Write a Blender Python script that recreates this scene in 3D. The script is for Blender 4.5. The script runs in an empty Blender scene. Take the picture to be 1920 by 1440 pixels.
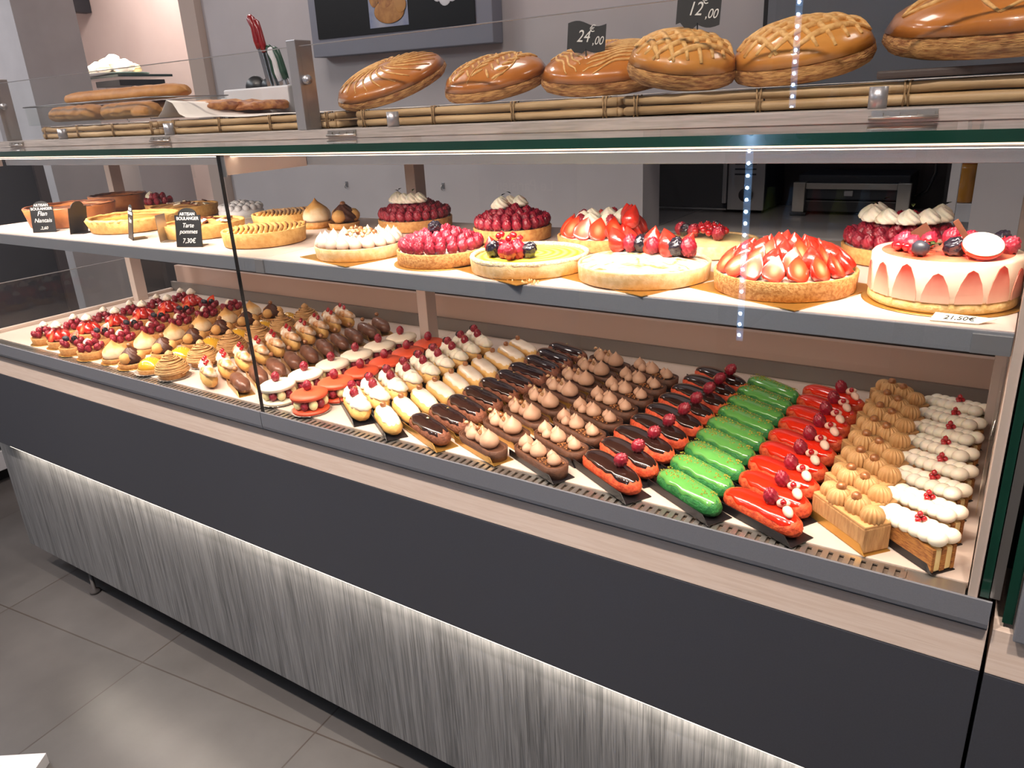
import bpy, bmesh, math, random
from mathutils import Vector, Matrix, noise
random.seed(7)
SC = bpy.context.scene
COL = SC.collection
PI = math.pi
R = math.radians

# ------------------------------------------------------------------ camera
yaw, pit, rol = -0.60346, -0.352956, -0.053757
f_ = Vector((math.sin(yaw), math.cos(yaw), 0)); r_ = Vector((math.cos(yaw), -math.sin(yaw), 0)); u_ = Vector((0, 0, 1))
f2 = f_*math.cos(pit)+u_*math.sin(pit); u2 = u_*math.cos(pit)-f_*math.sin(pit)
r3 = r_*math.cos(rol)+u2*math.sin(rol); u3 = u2*math.cos(rol)-r_*math.sin(rol)
cd = bpy.data.cameras.new('camera'); cam = bpy.data.objects.new('camera', cd); COL.objects.link(cam)
m = Matrix((r3, u3, -f2)).transposed().to_4x4(); m.translation = Vector((0, 0, 1.365)); cam.matrix_world = m
cd.sensor_width = 36; cd.lens = 1427.8/1920*36; cd.clip_start = .02
SC.camera = cam
# ------------------------------------------------------------------ view
SC.view_settings.view_transform = 'Standard'; SC.view_settings.look = 'None'
SC.view_settings.exposure = 0.0; SC.view_settings.gamma = 1; SC.view_settings.use_curve_mapping = False
# ------------------------------------------------------------------ world
w = bpy.data.worlds.new('world'); SC.world = w; w.use_nodes = True
w.node_tree.nodes['Background'].inputs[0].default_value = (.75, .82, 1, 1)
w.node_tree.nodes['Background'].inputs[1].default_value = .3
# ------------------------------------------------------------------ area lights (under the added fill panels and the spots, below the strips)
def area(name, loc, sx, sy, power, col, target=None, spread=PI):
    l = bpy.data.lights.new(name, 'AREA'); l.shape = 'RECTANGLE'; l.size = sx; l.size_y = sy
    l.energy = power; l.color = col; l.spread = spread
    o = bpy.data.objects.new(name, l); COL.objects.link(o); o.location = loc
    d = (Vector(target)-Vector(loc)) if target is not None else Vector((0, 0, -1))
    o.rotation_euler = d.to_track_quat('-Z', 'Z' if abs(d.normalized().z) < .99 else 'Y').to_euler()
    return o
FILL_PANELS = [(-4.6, 2.75, 20, (1, .88, .83)), (-2.6, 1.9, 7, (1, .93, .92)), (-1.2, 1.9, 6, (1, .93, .92)), (.6, 1.9, 4, (1, .93, .92)), (-4.5, .5, 38, (.96, .95, .97)), (-3.9, -.5, 30, (.78, .87, 1)), (-.8, -1.7, 7, (.82, .90, 1)), (1.4, -1.2, 6, (.86, .92, 1))]  # unseen ceiling panels, added to fill the room with light
for i, (x, y, p, c) in enumerate(FILL_PANELS):
    area('fill_panel_light', (x, y, 2.72), .5, .5, p, c)
# small warm spots in a row above the customers' side
SPOTS = [(-2.6, -.12), (-1.9, -.12), (-1.2, -.12), (-.5, -.12), (.2, -.12)]
for x, y in SPOTS:
    area('ceiling_spot_light', (x, y, 2.62), .08, .08, 5.2, (1, .86, .76), (x, .86, .72), R(76))
# light strips of the display case (they sit on the profiles built below)
for x0, x1 in ((-2.36, -1.24), (-1.11, -.02)):
    area('top_strip_light', ((x0+x1)/2, .878, 1.300), x1-x0, .012, 3.9, (1, .86, .74), ((x0+x1)/2, 1.00, 1.128), R(96))
area('shelf_strip_light', (-1.17, .886, 1.106), 2.3, .012, 6.9, (1, .83, .69), (-1.17, .97, .82), R(140))
for i in range(5):
    area('panel_strip_light', (-2.24+i*.48+.06, .868, .488), .47, .008, .95, (1, .87, .72), (-2.24+i*.48+.06, .892, .37))

# ------------------------------------------------------------------ materials
def lin(h):
    if isinstance(h, str):
        h = h.lstrip('#'); v = [int(h[i:i+2], 16)/255 for i in (0, 2, 4)]
    else: v = h
    return tuple((c/12.92 if c <= .04045 else ((c+.055)/1.055)**2.4) for c in v)+(1,)
def nt(name):
    mt = bpy.data.materials.new(name); mt.use_nodes = True
    return mt, mt.node_tree.nodes, mt.node_tree.links, mt.node_tree.nodes['Principled BSDF']
def pr(name, c1, c2=None, rough=.5, scale=60, bump=0, bscale=None, metal=0, spec=.5, coat=0, sss=0, stretch=(1, 1, 1), detail=3, bdist=.002):
    mt, N, L, b = nt(name)
    b.inputs['Roughness'].default_value = rough; b.inputs['Metallic'].default_value = metal
    b.inputs['Specular IOR Level'].default_value = spec; b.inputs['Coat Weight'].default_value = coat
    b.inputs['Coat Roughness'].default_value = .08
    if sss:
        b.inputs['Subsurface Weight'].default_value = sss; b.inputs['Subsurface Radius'].default_value = (.004, .002, .001)
    b.inputs['Base Color'].default_value = lin(c1)
    if c2 or bump:
        tc = N.new('ShaderNodeTexCoord'); mp = N.new('ShaderNodeMapping'); mp.inputs['Scale'].default_value = stretch
        L.new(tc.outputs['Object'], mp.inputs[0])
    if c2:
        n = N.new('ShaderNodeTexNoise'); n.inputs['Scale'].default_value = scale; n.inputs['Detail'].default_value = detail
        L.new(mp.outputs[0], n.inputs['Vector'])
        rp = N.new('ShaderNodeValToRGB'); rp.color_ramp.elements[0].color = lin(c1); rp.color_ramp.elements[1].color = lin(c2)
        rp.color_ramp.elements[0].position = .38; rp.color_ramp.elements[1].position = .64
        L.new(n.outputs['Fac'], rp.inputs[0]); L.new(rp.outputs[0], b.inputs['Base Color'])
    if bump:
        n2 = N.new('ShaderNodeTexNoise'); n2.inputs['Scale'].default_value = bscale or scale*2; n2.inputs['Detail'].default_value = 4
        L.new(mp.outputs[0], n2.inputs['Vector'])
        bp = N.new('ShaderNodeBump'); bp.inputs['Strength'].default_value = bump; bp.inputs['Distance'].default_value = bdist
        L.new(n2.outputs['Fac'], bp.inputs['Height']); L.new(bp.outputs[0], b.inputs['Normal'])
    return mt
def zramp(name, stops, rough=.5, noise_amt=.15, nscale=80, coat=0, bump=0):
    """colour by the thing's own height (toasted tips, baked edges); stops = [(z, colour)]"""
    mt, N, L, b = nt(name); b.inputs['Roughness'].default_value = rough; b.inputs['Coat Weight'].default_value = coat
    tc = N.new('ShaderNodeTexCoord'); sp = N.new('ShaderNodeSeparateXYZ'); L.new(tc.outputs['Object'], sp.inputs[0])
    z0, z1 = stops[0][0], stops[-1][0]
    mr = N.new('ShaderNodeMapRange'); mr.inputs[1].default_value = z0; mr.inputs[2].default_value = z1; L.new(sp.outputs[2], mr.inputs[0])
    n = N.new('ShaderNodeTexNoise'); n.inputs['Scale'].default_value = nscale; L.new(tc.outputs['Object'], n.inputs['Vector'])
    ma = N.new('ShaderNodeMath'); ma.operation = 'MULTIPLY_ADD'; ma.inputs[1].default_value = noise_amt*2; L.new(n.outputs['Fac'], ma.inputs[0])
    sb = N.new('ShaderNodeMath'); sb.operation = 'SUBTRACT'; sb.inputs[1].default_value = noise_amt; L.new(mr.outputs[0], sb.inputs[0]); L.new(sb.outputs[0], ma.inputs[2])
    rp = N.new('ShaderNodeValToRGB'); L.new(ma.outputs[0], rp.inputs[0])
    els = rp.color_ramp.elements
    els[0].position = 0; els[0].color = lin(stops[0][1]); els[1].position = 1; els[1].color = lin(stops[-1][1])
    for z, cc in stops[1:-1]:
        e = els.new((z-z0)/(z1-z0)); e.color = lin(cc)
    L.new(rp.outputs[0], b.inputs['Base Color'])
    if bump:
        bp = N.new('ShaderNodeBump'); bp.inputs['Strength'].default_value = bump; bp.inputs['Distance'].default_value = .002
        L.new(n.outputs['Fac'], bp.inputs['Height']); L.new(bp.outputs[0], b.inputs['Normal'])
    return mt
def glassmat(name, tint=(.97, .985, .975), ior=1.5, rough=0, extra=0.0):
    mt = bpy.data.materials.new(name); mt.use_nodes = True; N = mt.node_tree.nodes; L = mt.node_tree.links
    N.remove(N['Principled BSDF']); out = N['Material Output']
    tr = N.new('ShaderNodeBsdfTransparent'); tr.inputs[0].default_value = tint+(1,)
    gl = N.new('ShaderNodeBsdfGlossy'); gl.inputs['Roughness'].default_value = rough; gl.inputs[0].default_value = (1, 1, 1, 1)
    fr = N.new('ShaderNodeFresnel'); fr.inputs[0].default_value = ior
    mx = N.new('ShaderNodeMixShader')
    geo = N.new('ShaderNodeNewGeometry')     # the pane's inner side adds no total reflection of its own
    inv = N.new('ShaderNodeMath'); inv.operation = 'SUBTRACT'; inv.inputs[0].default_value = 1; L.new(geo.outputs['Backfacing'], inv.inputs[1])
    ml = N.new('ShaderNodeMath'); ml.operation = 'MULTIPLY'; L.new(fr.outputs[0], ml.inputs[0]); L.new(inv.outputs[0], ml.inputs[1])
    L.new(ml.outputs[0], mx.inputs[0]); L.new(tr.outputs[0], mx.inputs[1]); L.new(gl.outputs[0], mx.inputs[2]); L.new(mx.outputs[0], out.inputs[0])
    return mt
def emis(name, col, s):
    mt, N, L, b = nt(name); b.inputs['Base Color'].default_value = lin(col)
    b.inputs['Emission Color'].default_value = lin(col); b.inputs['Emission Strength'].default_value = s; return mt
def woodmat(name, c1, c2, scale=(1, 1, 1), freq=9, rough=.45, bump=.15, dist=6, c3=None, ns=3.):
    mt, N, L, b = nt(name); b.inputs['Roughness'].default_value = rough
    tc = N.new('ShaderNodeTexCoord'); mp = N.new('ShaderNodeMapping'); mp.inputs['Scale'].default_value = scale; L.new(tc.outputs['Object'], mp.inputs[0])
    n0 = N.new('ShaderNodeTexNoise'); n0.inputs['Scale'].default_value = ns; n0.inputs['Detail'].default_value = 4; n0.inputs['Distortion'].default_value = 1.2; L.new(mp.outputs[0], n0.inputs['Vector'])
    n1 = N.new('ShaderNodeTexNoise'); n1.inputs['Scale'].default_value = freq*6; n1.inputs['Detail'].default_value = 6; n1.inputs['Distortion'].default_value = dist*.12; L.new(mp.outputs[0], n1.inputs['Vector'])
    ad = N.new('ShaderNodeMath'); ad.operation = 'MULTIPLY_ADD'; ad.inputs[1].default_value = .65; L.new(n1.outputs['Fac'], ad.inputs[0])
    m2 = N.new('ShaderNodeMath'); m2.operation = 'MULTIPLY'; m2.inputs[1].default_value = .35; L.new(n0.outputs['Fac'], m2.inputs[0]); L.new(m2.outputs[0], ad.inputs[2])
    rp = N.new('ShaderNodeValToRGB'); rp.color_ramp.elements[0].color = lin(c1); rp.color_ramp.elements[1].color = lin(c2)
    rp.color_ramp.elements[0].position = .38; rp.color_ramp.elements[1].position = .6
    L.new(ad.outputs[0], rp.inputs[0]); L.new(rp.outputs[0], b.inputs['Base Color'])
    bp = N.new('ShaderNodeBump'); bp.inputs['Strength'].default_value = bump; bp.inputs['Distance'].default_value = .002; L.new(ad.outputs[0], bp.inputs['Height']); L.new(bp.outputs[0], b.inputs['Normal'])
    return mt
M = {}
def mats():
    # setting
    M['wall'] = pr('wall_paint', '#c2bbbc', '#bcb5b6', .8, 4, .05, 300)
    M['pink'] = pr('alcove_paint', '#dccac4', '#d8c5bf', .8, 4)
    M['pillar'] = pr('pillar_paint', '#bcb7b8', '#b4afb0', .75, 6)
    M['ceil'] = pr('ceiling_paint', '#cfcac6', None, .9)
    mt, N, L, b = nt('floor_tiles'); b.inputs['Roughness'].default_value = .30
    tc = N.new('ShaderNodeTexCoord'); mp = N.new('ShaderNodeMapping'); mp.inputs['Rotation'].default_value = (0, 0, -R(6.6))
    mp.vector_type = 'POINT'
    # tile grid anchored on one tile corner of the floor
    sub = N.new('ShaderNodeVectorMath'); sub.operation = 'SUBTRACT'; sub.inputs[1].default_value = (-1.812, .802, 0)
    L.new(tc.outputs['Object'], sub.inputs[0]); L.new(sub.outputs[0], mp.inputs[0])
    br = N.new('ShaderNodeTexBrick'); br.offset = 0; br.inputs['Scale'].default_value = 1; br.inputs['Brick Width'].default_value = .6; br.inputs['Row Height'].default_value = .6
    br.inputs['Mortar Size'].default_value = .0022; br.inputs['Mortar Smooth'].default_value = .1
    br.inputs['Color1'].default_value = lin('#595757'); br.inputs['Color2'].default_value = lin('#545151'); br.inputs['Mortar'].default_value = lin('#453f3c')
    L.new(mp.outputs[0], br.inputs['Vector'])
    n = N.new('ShaderNodeTexNoise'); n.inputs['Scale'].default_value = 2.2; n.inputs['Detail'].default_value = 7; n.inputs['Roughness'].default_value = .6
    L.new(tc.outputs['Object'], n.inputs['Vector'])
    rp = N.new('ShaderNodeValToRGB'); rp.color_ramp.elements[0].color = (.78, .77, .76, 1); rp.color_ramp.elements[1].color = (1.18, 1.17, 1.15, 1); rp.color_ramp.elements[0].position = .35; rp.color_ramp.elements[1].position = .68
    L.new(n.outputs['Fac'], rp.inputs[0])
    mx = N.new('ShaderNodeMix'); mx.data_type = 'RGBA'; mx.blend_type = 'MULTIPLY'; mx.inputs[0].default_value = 1
    L.new(br.outputs['Color'], mx.inputs[6]); L.new(rp.outputs[0], mx.inputs[7]); L.new(mx.outputs[2], b.inputs['Base Color'])
    M['floor'] = mt
    # case and counter
    M['fascia'] = pr('satin_grey_aluminium', '#7f8188', '#7b7d84', .42, 900, .03, 900, metal=.25)
    M['alu'] = pr('aluminium', '#a6a5a8', None, .35, metal=.7)
    M['post'] = pr('warm_grey_lacquer', '#b9a79d', None, .5)
    M['steel'] = pr('stainless_steel', '#b9b4ae', None, .28, metal=.9)
    M['dark'] = pr('black_rubber', '#131316', None, .6)
    M['charcoal'] = pr('charcoal_laminate', '#3e4047', '#3c3d44', .55, 500, .05, 900)
    M['band'] = woodmat('pale_maple_band', '#d8c2b2', '#e2cfc1', (1.2, 30, 30), 2, .5, .03)
    M['oak'] = woodmat('grey_oak_panel', '#505153', '#7c7d7f', (90, 90, 1.9), .55, .55, .35, 9, ns=.4)
    M['board'] = woodmat('grey_wood_board', '#7d7874', '#968f8b', (1.2, 24, 24), 2, .5, .1)
    M['tray'] = pr('tray_laminate', '#cfbcb0', '#c7b3a6', .45, 7, 0, detail=6)
    M['panel'] = pr('case_back_laminate', '#b79b8d', None, .5)
    M['paneldark'] = pr('case_back_profile', '#7d7570', None, .4, metal=.3)
    M['shelf'] = pr('shelf_laminate', '#cdbbb1', '#c5b2a8', .4, 9)
    M['slot'] = pr('vent_slot', '#5a4a3e', None, .7)
    M['glass'] = glassmat('clear_glass', (.975, .985, .98))
    M['edge'] = pr('green_glass_edge', '#12382c', '#0f3026', .15, 9, coat=.6)
    M['strip'] = emis('light_strip', (1, .93, .84), 5); M['strip2'] = emis('painted_edge_glow', (1, .86, .74), .9)
    # pastry
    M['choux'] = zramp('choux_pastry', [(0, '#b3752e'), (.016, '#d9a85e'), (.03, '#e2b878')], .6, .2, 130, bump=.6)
    M['shell'] = pr('tart_shell', '#cf9a5c', '#b97c40', .7, 160, .4, 400)
    M['shell2'] = pr('pale_tart_shell', '#e6c493', '#d8ae74', .75, 120, .4, 500)
    M['shell3'] = pr('coarse_golden_shell', '#cf9c5f', '#a86e35', .8, 260, .9, 500)
    M['chocshell'] = pr('chocolate_shell', '#5f3a26', '#4b2c1d', .6, 120, .4, 400)
    M['ganache'] = pr('chocolate_filling', '#6b4430', '#5c3826', .5, 90)
    M['chochoux'] = pr('brown_choux', '#8a5238', '#6d3c28', .65, 180, .8, 300)
    M['darkglaze'] = pr('dark_chocolate_glaze', '#2d1914', '#241310', .12, 30, .08, 60, coat=.7)
    M['milkglaze'] = pr('milk_chocolate_coating', '#6f4634', '#5f3a2a', .38, 60, .3, 160, coat=.2)
    M['white_ic'] = pr('white_fondant', '#eeddca', '#e6d2bc', .3, 40, .05, 60, coat=.3)
    M['redchoux'] = pr('red_orange_choux', '#d95a2e', '#b93c20', .6, 160, .8, 260)
    M['redglaze'] = pr('red_glaze', '#dc2a12', '#d2240f', .16, 20, .05, 60, coat=.8)
    M['greenchoux'] = pr('green_choux', '#2b7a38', '#1b5e2c', .55, 170, .9, 260)
    M['greenglaze'] = pr('green_glaze', '#5c9e4c', '#569646', .16, 25, .05, 60, coat=.8)
    M['pist'] = pr('pistachio_crumb', '#b9a83a', '#7c7a24', .7, 400)
    M['rasp'] = pr('raspberry_flesh', '#9c1c30', '#7d1226', .35, 90, .3, 900, coat=.25)
    M['rasp2'] = pr('bright_raspberry_flesh', '#a8243a', '#8c1a2e', .38, 90, .3, 900, coat=.2)
    M['black'] = pr('blackberry_flesh', '#221a26', '#151019', .22, 90, .2, 900, coat=.5)
    M['blue'] = pr('blueberry_skin', '#33333f', '#23232c', .45, 60)
    M['curr'] = pr('redcurrant_skin', '#b3141c', '#9c0f18', .1, 40, coat=.9)
    M['straw'] = pr('strawberry_skin', '#c8281a', '#b01c10', .22, 150, .35, 420, coat=.9)
    M['strawcut'] = zramp('strawberry_cut_face', [(-.03, '#c5281a'), (-.006, '#e8836a'), (0, '#f0b79c'), (.006, '#e8836a'), (.03, '#c5281a')], .25, .1, 90, coat=.6)
    M['cream'] = pr('whipped_cream', '#f5ecdb', '#efe4d0', .5, 30, sss=.15)
    M['lemoncr'] = pr('pale_cream_bulb', '#efe2b0', '#e6d69c', .45, 40)
    M['coffee'] = pr('coffee_cream', '#bd8b62', '#b38058', .5, 60)
    M['praline'] = pr('praline_cream', '#c39a7f', '#b98d72', .5, 50)
    M['rosette'] = pr('coffee_rosette_cream', '#c79a66', '#b98a56', .55, 60)
    M['hazel'] = pr('hazelnut', '#a86f42', '#7e4b2a', .35, 120, coat=.5)
    M['nut'] = pr('chopped_hazelnut', '#d9b88c', '#a06a42', .5, 300)
    M['crumb'] = pr('praline_crumb', '#b57a48', '#8c5630', .7, 400)
    M['gold'] = pr('gold_cake_card', '#c79a4e', '#b88a42', .3, 20, metal=.75)
    M['blackcard'] = pr('black_cake_card', '#191517', None, .35)
    M['silver'] = pr('silver_paper_case', '#cfc6bd', '#a9a098', .3, 150, metal=.5)
    M['goldleaf'] = pr('gold_leaf', '#f1dca0', None, .2, metal=.9)
    M['macw'] = pr('white_macaron', '#efe3cf', '#eaddc6', .45, 30)
    M['macr'] = pr('coral_macaron', '#dc5634', '#d44f2e', .45, 30)
    M['meringue'] = zramp('toasted_meringue', [(.0, '#f6ecdc'), (.016, '#f0dcb8'), (.032, '#e0ac66'), (.054, '#a86a2c')], .55, .28, 60)
    M['meringue2'] = pr('toasted_meringue_strip', '#f3e6d4', '#c98a4a', .5, 55)
    M['chocsw'] = pr('chocolate_cream', '#5a3526', '#4c2b1e', .4, 60)
    M['puff'] = zramp('cream_puff_ball', [(-.016, '#c98f4e'), (.016, '#d8a562')], .6, .3, 90, bump=.5)
    M['lemon'] = pr('lemon_glaze', '#dca832', '#d29c28', .14, 25, coat=.7)
    M['pearl'] = pr('sugar_pearl', '#f6efe0', None, .4)
    M['montb'] = pr('chestnut_vermicelli', '#c59a66', '#b88a55', .6, 90)
    M['mille'] = pr('puff_pastry_sheet', '#b77a38', '#8c5222', .7, 90, .8, 200, stretch=(1, 1, 5))
    M['custard'] = pr('vanilla_cream', '#ead39a', '#dfc384', .5, 60)
    M['mocha'] = pr('coffee_cake_side', '#bd915f', '#a4764a', .7, 70, .9, 120, stretch=(3, 3, .6))
    M['petal'] = pr('pink_cream', '#efc9b4', '#e8bda8', .45, 40)
    M['flan'] = pr('baked_flan_top', '#6a3216', '#a3602c', .22, 45, .3, 60, coat=.7)
    M['flanside'] = pr('flan_crust', '#b06d3a', '#9a5a2c', .5, 50, .3, 120)
    M['custtop'] = pr('golden_custard', '#dba545', '#b86a1e', .35, 14, .2, 60, coat=.3)
    M['almond'] = pr('almond_and_sugar_top', '#d9a866', '#8a4a20', .55, 42, .8, 90)
    M['apple'] = pr('baked_apple', '#e3b26a', '#cf9246', .4, 30, .4, 90, coat=.3)
    M['burnt'] = pr('burnt_edge', '#5c2c12', '#7c4420', .5, 90)
    M['appleside'] = pr('golden_crust', '#e0b26c', '#d09c54', .7, 110, .5, 300)
    M['whiteball'] = pr('sugar_ball', '#d9d9de', None, .4)
    M['leaf'] = pr('mint_leaf', '#4f5a2c', '#36421f', .5, 90)
    M['coco'] = pr('coconut_coating', '#e6d3b4', '#cfae80', .9, 300, 1, 500)
    M['yellow'] = None
    mt, N, L, b = nt('yellow_lemon_top'); b.inputs['Roughness'].default_value = .25; b.inputs['Coat Weight'].default_value = .3
    tc = N.new('ShaderNodeTexCoord'); wv = N.new('ShaderNodeTexWave'); wv.wave_type = 'RINGS'; wv.rings_direction = 'Z'; wv.inputs['Scale'].default_value = 26; wv.inputs['Distortion'].default_value = .6
    L.new(tc.outputs['Object'], wv.inputs['Vector']); rp = N.new('ShaderNodeValToRGB'); rp.color_ramp.elements[0].color = lin('#ecd02a'); rp.color_ramp.elements[1].color = lin('#fdf27a')
    L.new(wv.outputs['Fac'], rp.inputs[0]); L.new(rp.outputs[0], b.inputs['Base Color']); bp = N.new('ShaderNodeBump'); bp.inputs['Strength'].default_value = .5; bp.inputs['Distance'].default_value = .002
    L.new(wv.outputs['Fac'], bp.inputs['Height']); L.new(bp.outputs[0], b.inputs['Normal']); M['yellow'] = mt
    M['meringtop'] = pr('swept_toasted_meringue', '#efe6d6', '#a8753c', .5, 16, .9, 30, detail=2, stretch=(1, 2.6, 1), bdist=.006)
    for nd_ in M['meringtop'].node_tree.nodes:
        if nd_.type == 'TEX_NOISE': nd_.inputs['Distortion'].default_value = 3.0
    M['frais'] = pr('strawberry_mousse', '#f0d9c2', '#eacfb6', .4, 40)
    M['fraistop'] = pr('strawberry_jelly_top', '#df5a3c', '#eda07c', .12, 16, coat=.7)
    M['sponge'] = pr('sponge_base', '#dcbd84', '#cda968', .8, 160, .6, 300)
    M['chocbar'] = pr('chocolate_bar', '#5a3424', None, .35)
    # bread
    M['galtop'] = None
    M['galside'] = pr('laminated_pastry_side', '#c99558', '#8c5426', .7, 60, 1, 150, stretch=(1, 1, 5), bdist=.004)
    M['galcut'] = pr('scored_pastry_line', '#dcae6c', '#c08a48', .6, 120)
    M['galt1'] = zramp('egg_washed_crust', [(.0, '#8c4a1c'), (.02, '#a05c24'), (.05, '#b9712e')], .28, .35, 28, coat=.6, bump=.8)
    M['galt2'] = zramp('pale_egg_washed_crust', [(.0, '#8c4c1e'), (.03, '#bd7a34'), (.055, '#c98a42')], .3, .35, 24, coat=.5, bump=.8)
    M['bread'] = zramp('baguette_crust', [(-.02, '#c99a5c'), (.0, '#b9803e'), (.03, '#8c5422')], .6, .3, 40, bump=.8)
    M['cheesebread'] = pr('browned_cheese_bread', '#c98e52', '#7c3c18', .5, 38, .9, 90)
    M['reed'] = pr('cane_reed', '#b99a72', '#94744e', .55, 20, .4, 80, stretch=(.3, 2, 2))
    M['rope'] = pr('cane_binding', '#a5835a', '#7c5e3c', .7, 200)
    M['paper'] = pr('baking_paper', '#dfd6cf', None, .7)
    # tags and background
    M['slate'] = pr('black_slate_tag', '#17181a', None, .5)
    M['chalk'] = pr('chalk_ink', '#dcdcd8', None, .8)
    M['ink'] = pr('black_ink', '#202024', None, .8)
    M['card'] = pr('cream_card', '#e8dcc8', None, .7)
    M['tvframe'] = pr('grey_blue_frame', '#7b7c88', None, .5)
    M['screen'] = pr('black_screen', '#0b0b0e', None, .45, spec=.25)
    M['white'] = pr('white_plastic', '#d8d8dc', None, .4)
    M['redpl'] = pr('red_knife_handle', '#8e1820', None, .3, coat=.4)
    M['greenpl'] = pr('green_knife_handle', '#16402e', None, .4)
    M['blade'] = pr('knife_steel', '#c9cdd2', None, .2, metal=.95)
    M['blackpl'] = pr('black_plastic', '#17171a', None, .35)
    M['worktop'] = pr('beige_worktop', '#98908b', None, .4)
    M['cab'] = pr('grey_cabinet_front', '#4e4a49', None, .5)
    M['niche'] = pr('niche_brown_panel', '#3c2f2c', None, .6)
    M['orange'] = pr('orange_juice_plastic', '#d8701c', None, .25, coat=.5)
    M['orange2'] = pr('amber_juice', '#c9861c', None, .25, coat=.5)
    M['fridge'] = pr('fridge_body', '#2a2c33', None, .4)
    M['cold'] = emis('cold_led', (.8, .9, 1), 130); M['coldbase'] = emis('cold_led_base', (.6, .8, 1), 2.5)
    M['coldlow'] = emis('fridge_shelf_glow', (.35, .5, .7), .5)
    M['bottleblue'] = pr('bottle_label_blue', '#8fb0cc', None, .4)
    M['bottlered'] = pr('bottle_red', '#a8302c', None, .3, coat=.5)
    M['bottlegrn'] = pr('bottle_yellow_green', '#a3a83c', None, .3, coat=.5)
    M['navy'] = pr('newspaper_blue', '#5a6a9c', None, .5)
    M['lamp'] = emis('ceiling_lamp_face', (1, .93, .86), 3)
mats()

# ------------------------------------------------------------------ mesh helpers
class MB:
    def __init__(s): s.v = []; s.f = []; s.sm = []
    def add(s, vs, fs, smooth=True, mtx=None):
        o = len(s.v); s.v += [tuple(mtx @ Vector(v)) if mtx else tuple(v) for v in vs]; s.f += [tuple(i+o for i in f) for f in fs]; s.sm += [smooth]*len(fs); return s
    def box(s, x0, x1, y0, y1, z0, z1, mtx=None):
        vs = [(x, y, z) for z in (z0, z1) for y in (y0, y1) for x in (x0, x1)]
        return s.add(vs, [(0, 2, 3, 1), (4, 5, 7, 6), (0, 1, 5, 4), (2, 6, 7, 3), (0, 4, 6, 2), (1, 3, 7, 5)], False, mtx)
    def bbox(s, x0, x1, y0, y1, z0, z1, b=.002, mtx=None):
        bm = bmesh.new(); bmesh.ops.create_cube(bm, size=1)
        for v in bm.verts: v.co = Vector(((x0+x1)/2+v.co.x*(x1-x0), (y0+y1)/2+v.co.y*(y1-y0), (z0+z1)/2+v.co.z*(z1-z0)))
        bmesh.ops.bevel(bm, geom=bm.edges[:], offset=b, segments=2, affect='EDGES', profile=.6)
        bm.verts.index_update(); vs = [v.co[:] for v in bm.verts]; fs = [[v.index for v in f.verts] for f in bm.faces]; bm.free()
        return s.add(vs, fs, False, mtx)
    def lathe(s, prof, n=24, rip=None, mtx=None, cap=True):
        """prof [(r,z)]; rip(a, i)->radius factor"""
        vs = []; fs = []
        for i, (r, z) in enumerate(prof):
            for k in range(n):
                a = 2*PI*k/n; q = r*(rip(a, i) if rip else 1); vs.append((q*math.cos(a), q*math.sin(a), z))
        for i in range(len(prof)-1):
            for k in range(n):
                a = i*n+k; b = i*n+(k+1) % n; fs.append((a, b, b+n, a+n))
        if cap:
            if prof[0][0] > 1e-6: fs.append(tuple(range(n-1, -1, -1)))
            if prof[-1][0] > 1e-6: fs.append(tuple((len(prof)-1)*n+k for k in range(n)))
        return s.add(vs, fs, True, mtx)
    def sph(s, c, r, n=12, m=8, fn=None, mtx=None):
        if not hasattr(r, '__len__'): r = (r, r, r)
        vs = []; fs = []
        for i in range(m+1):
            t = PI*i/m
            for k in range(n):
                a = 2*PI*k/n; d = Vector((math.sin(t)*math.cos(a), math.sin(t)*math.sin(a), math.cos(t)))
                q = fn(d) if fn else 1
                vs.append((c[0]+d.x*r[0]*q, c[1]+d.y*r[1]*q, c[2]+d.z*r[2]*q))
        for i in range(m):
            for k in range(n):
                a = i*n+k; b = i*n+(k+1) % n; fs.append((a, a+n, b+n, b))
        return s.add(vs, fs, True, mtx)
    def tube(s, pts, r, n=8, mtx=None):
        pts = [Vector(p) for p in pts]; vs = []; fs = []
        for i, p in enumerate(pts):
            d = (pts[min(i+1, len(pts)-1)]-pts[max(i-1, 0)]).normalized()
            u = d.orthogonal().normalized() if i == 0 else (pu-d*pu.dot(d)).normalized()
            pu = u; v = d.cross(u); rr = r[i] if hasattr(r, '__len__') else r
            for k in range(n):
                a = 2*PI*k/n; vs.append(p+u*(rr*math.cos(a))+v*(rr*math.sin(a)))
        for i in range(len(pts)-1):
            for k in range(n):
                a = i*n+k; b = i*n+(k+1) % n; fs.append((a, b, b+n, a+n))
        fs.append(tuple(range(n-1, -1, -1))); fs.append(tuple((len(pts)-1)*n+k for k in range(n)))
        return s.add(vs, fs, True, mtx)
    def prism(s, poly, y0, y1, mtx=None):
        """poly in (x,z), extruded in y"""
        n = len(poly); vs = [(x, y0, z) for x, z in poly]+[(x, y1, z) for x, z in poly]
        fs = [tuple(range(n)), tuple(range(2*n-1, n-1, -1))]+[(i, i+n, (i+1) % n+n, (i+1) % n) for i in range(n)]
        return s.add(vs, fs, False, mtx)
    def mesh(s, name, mat):
        me = bpy.data.meshes.new(name); me.from_pydata(s.v, [], s.f); me.materials.append(mat)
        for p, q in zip(me.polygons, s.sm): p.use_smooth = q
        bm = bmesh.new(); bm.from_mesh(me); bmesh.ops.recalc_face_normals(bm, faces=bm.faces); bm.to_mesh(me); bm.free()
        return me
    def obj(s, name, mat, parent=None, loc=(0, 0, 0), rot=(0, 0, 0)):
        return put(name, s.mesh(name, mat), parent, loc, rot)
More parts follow.
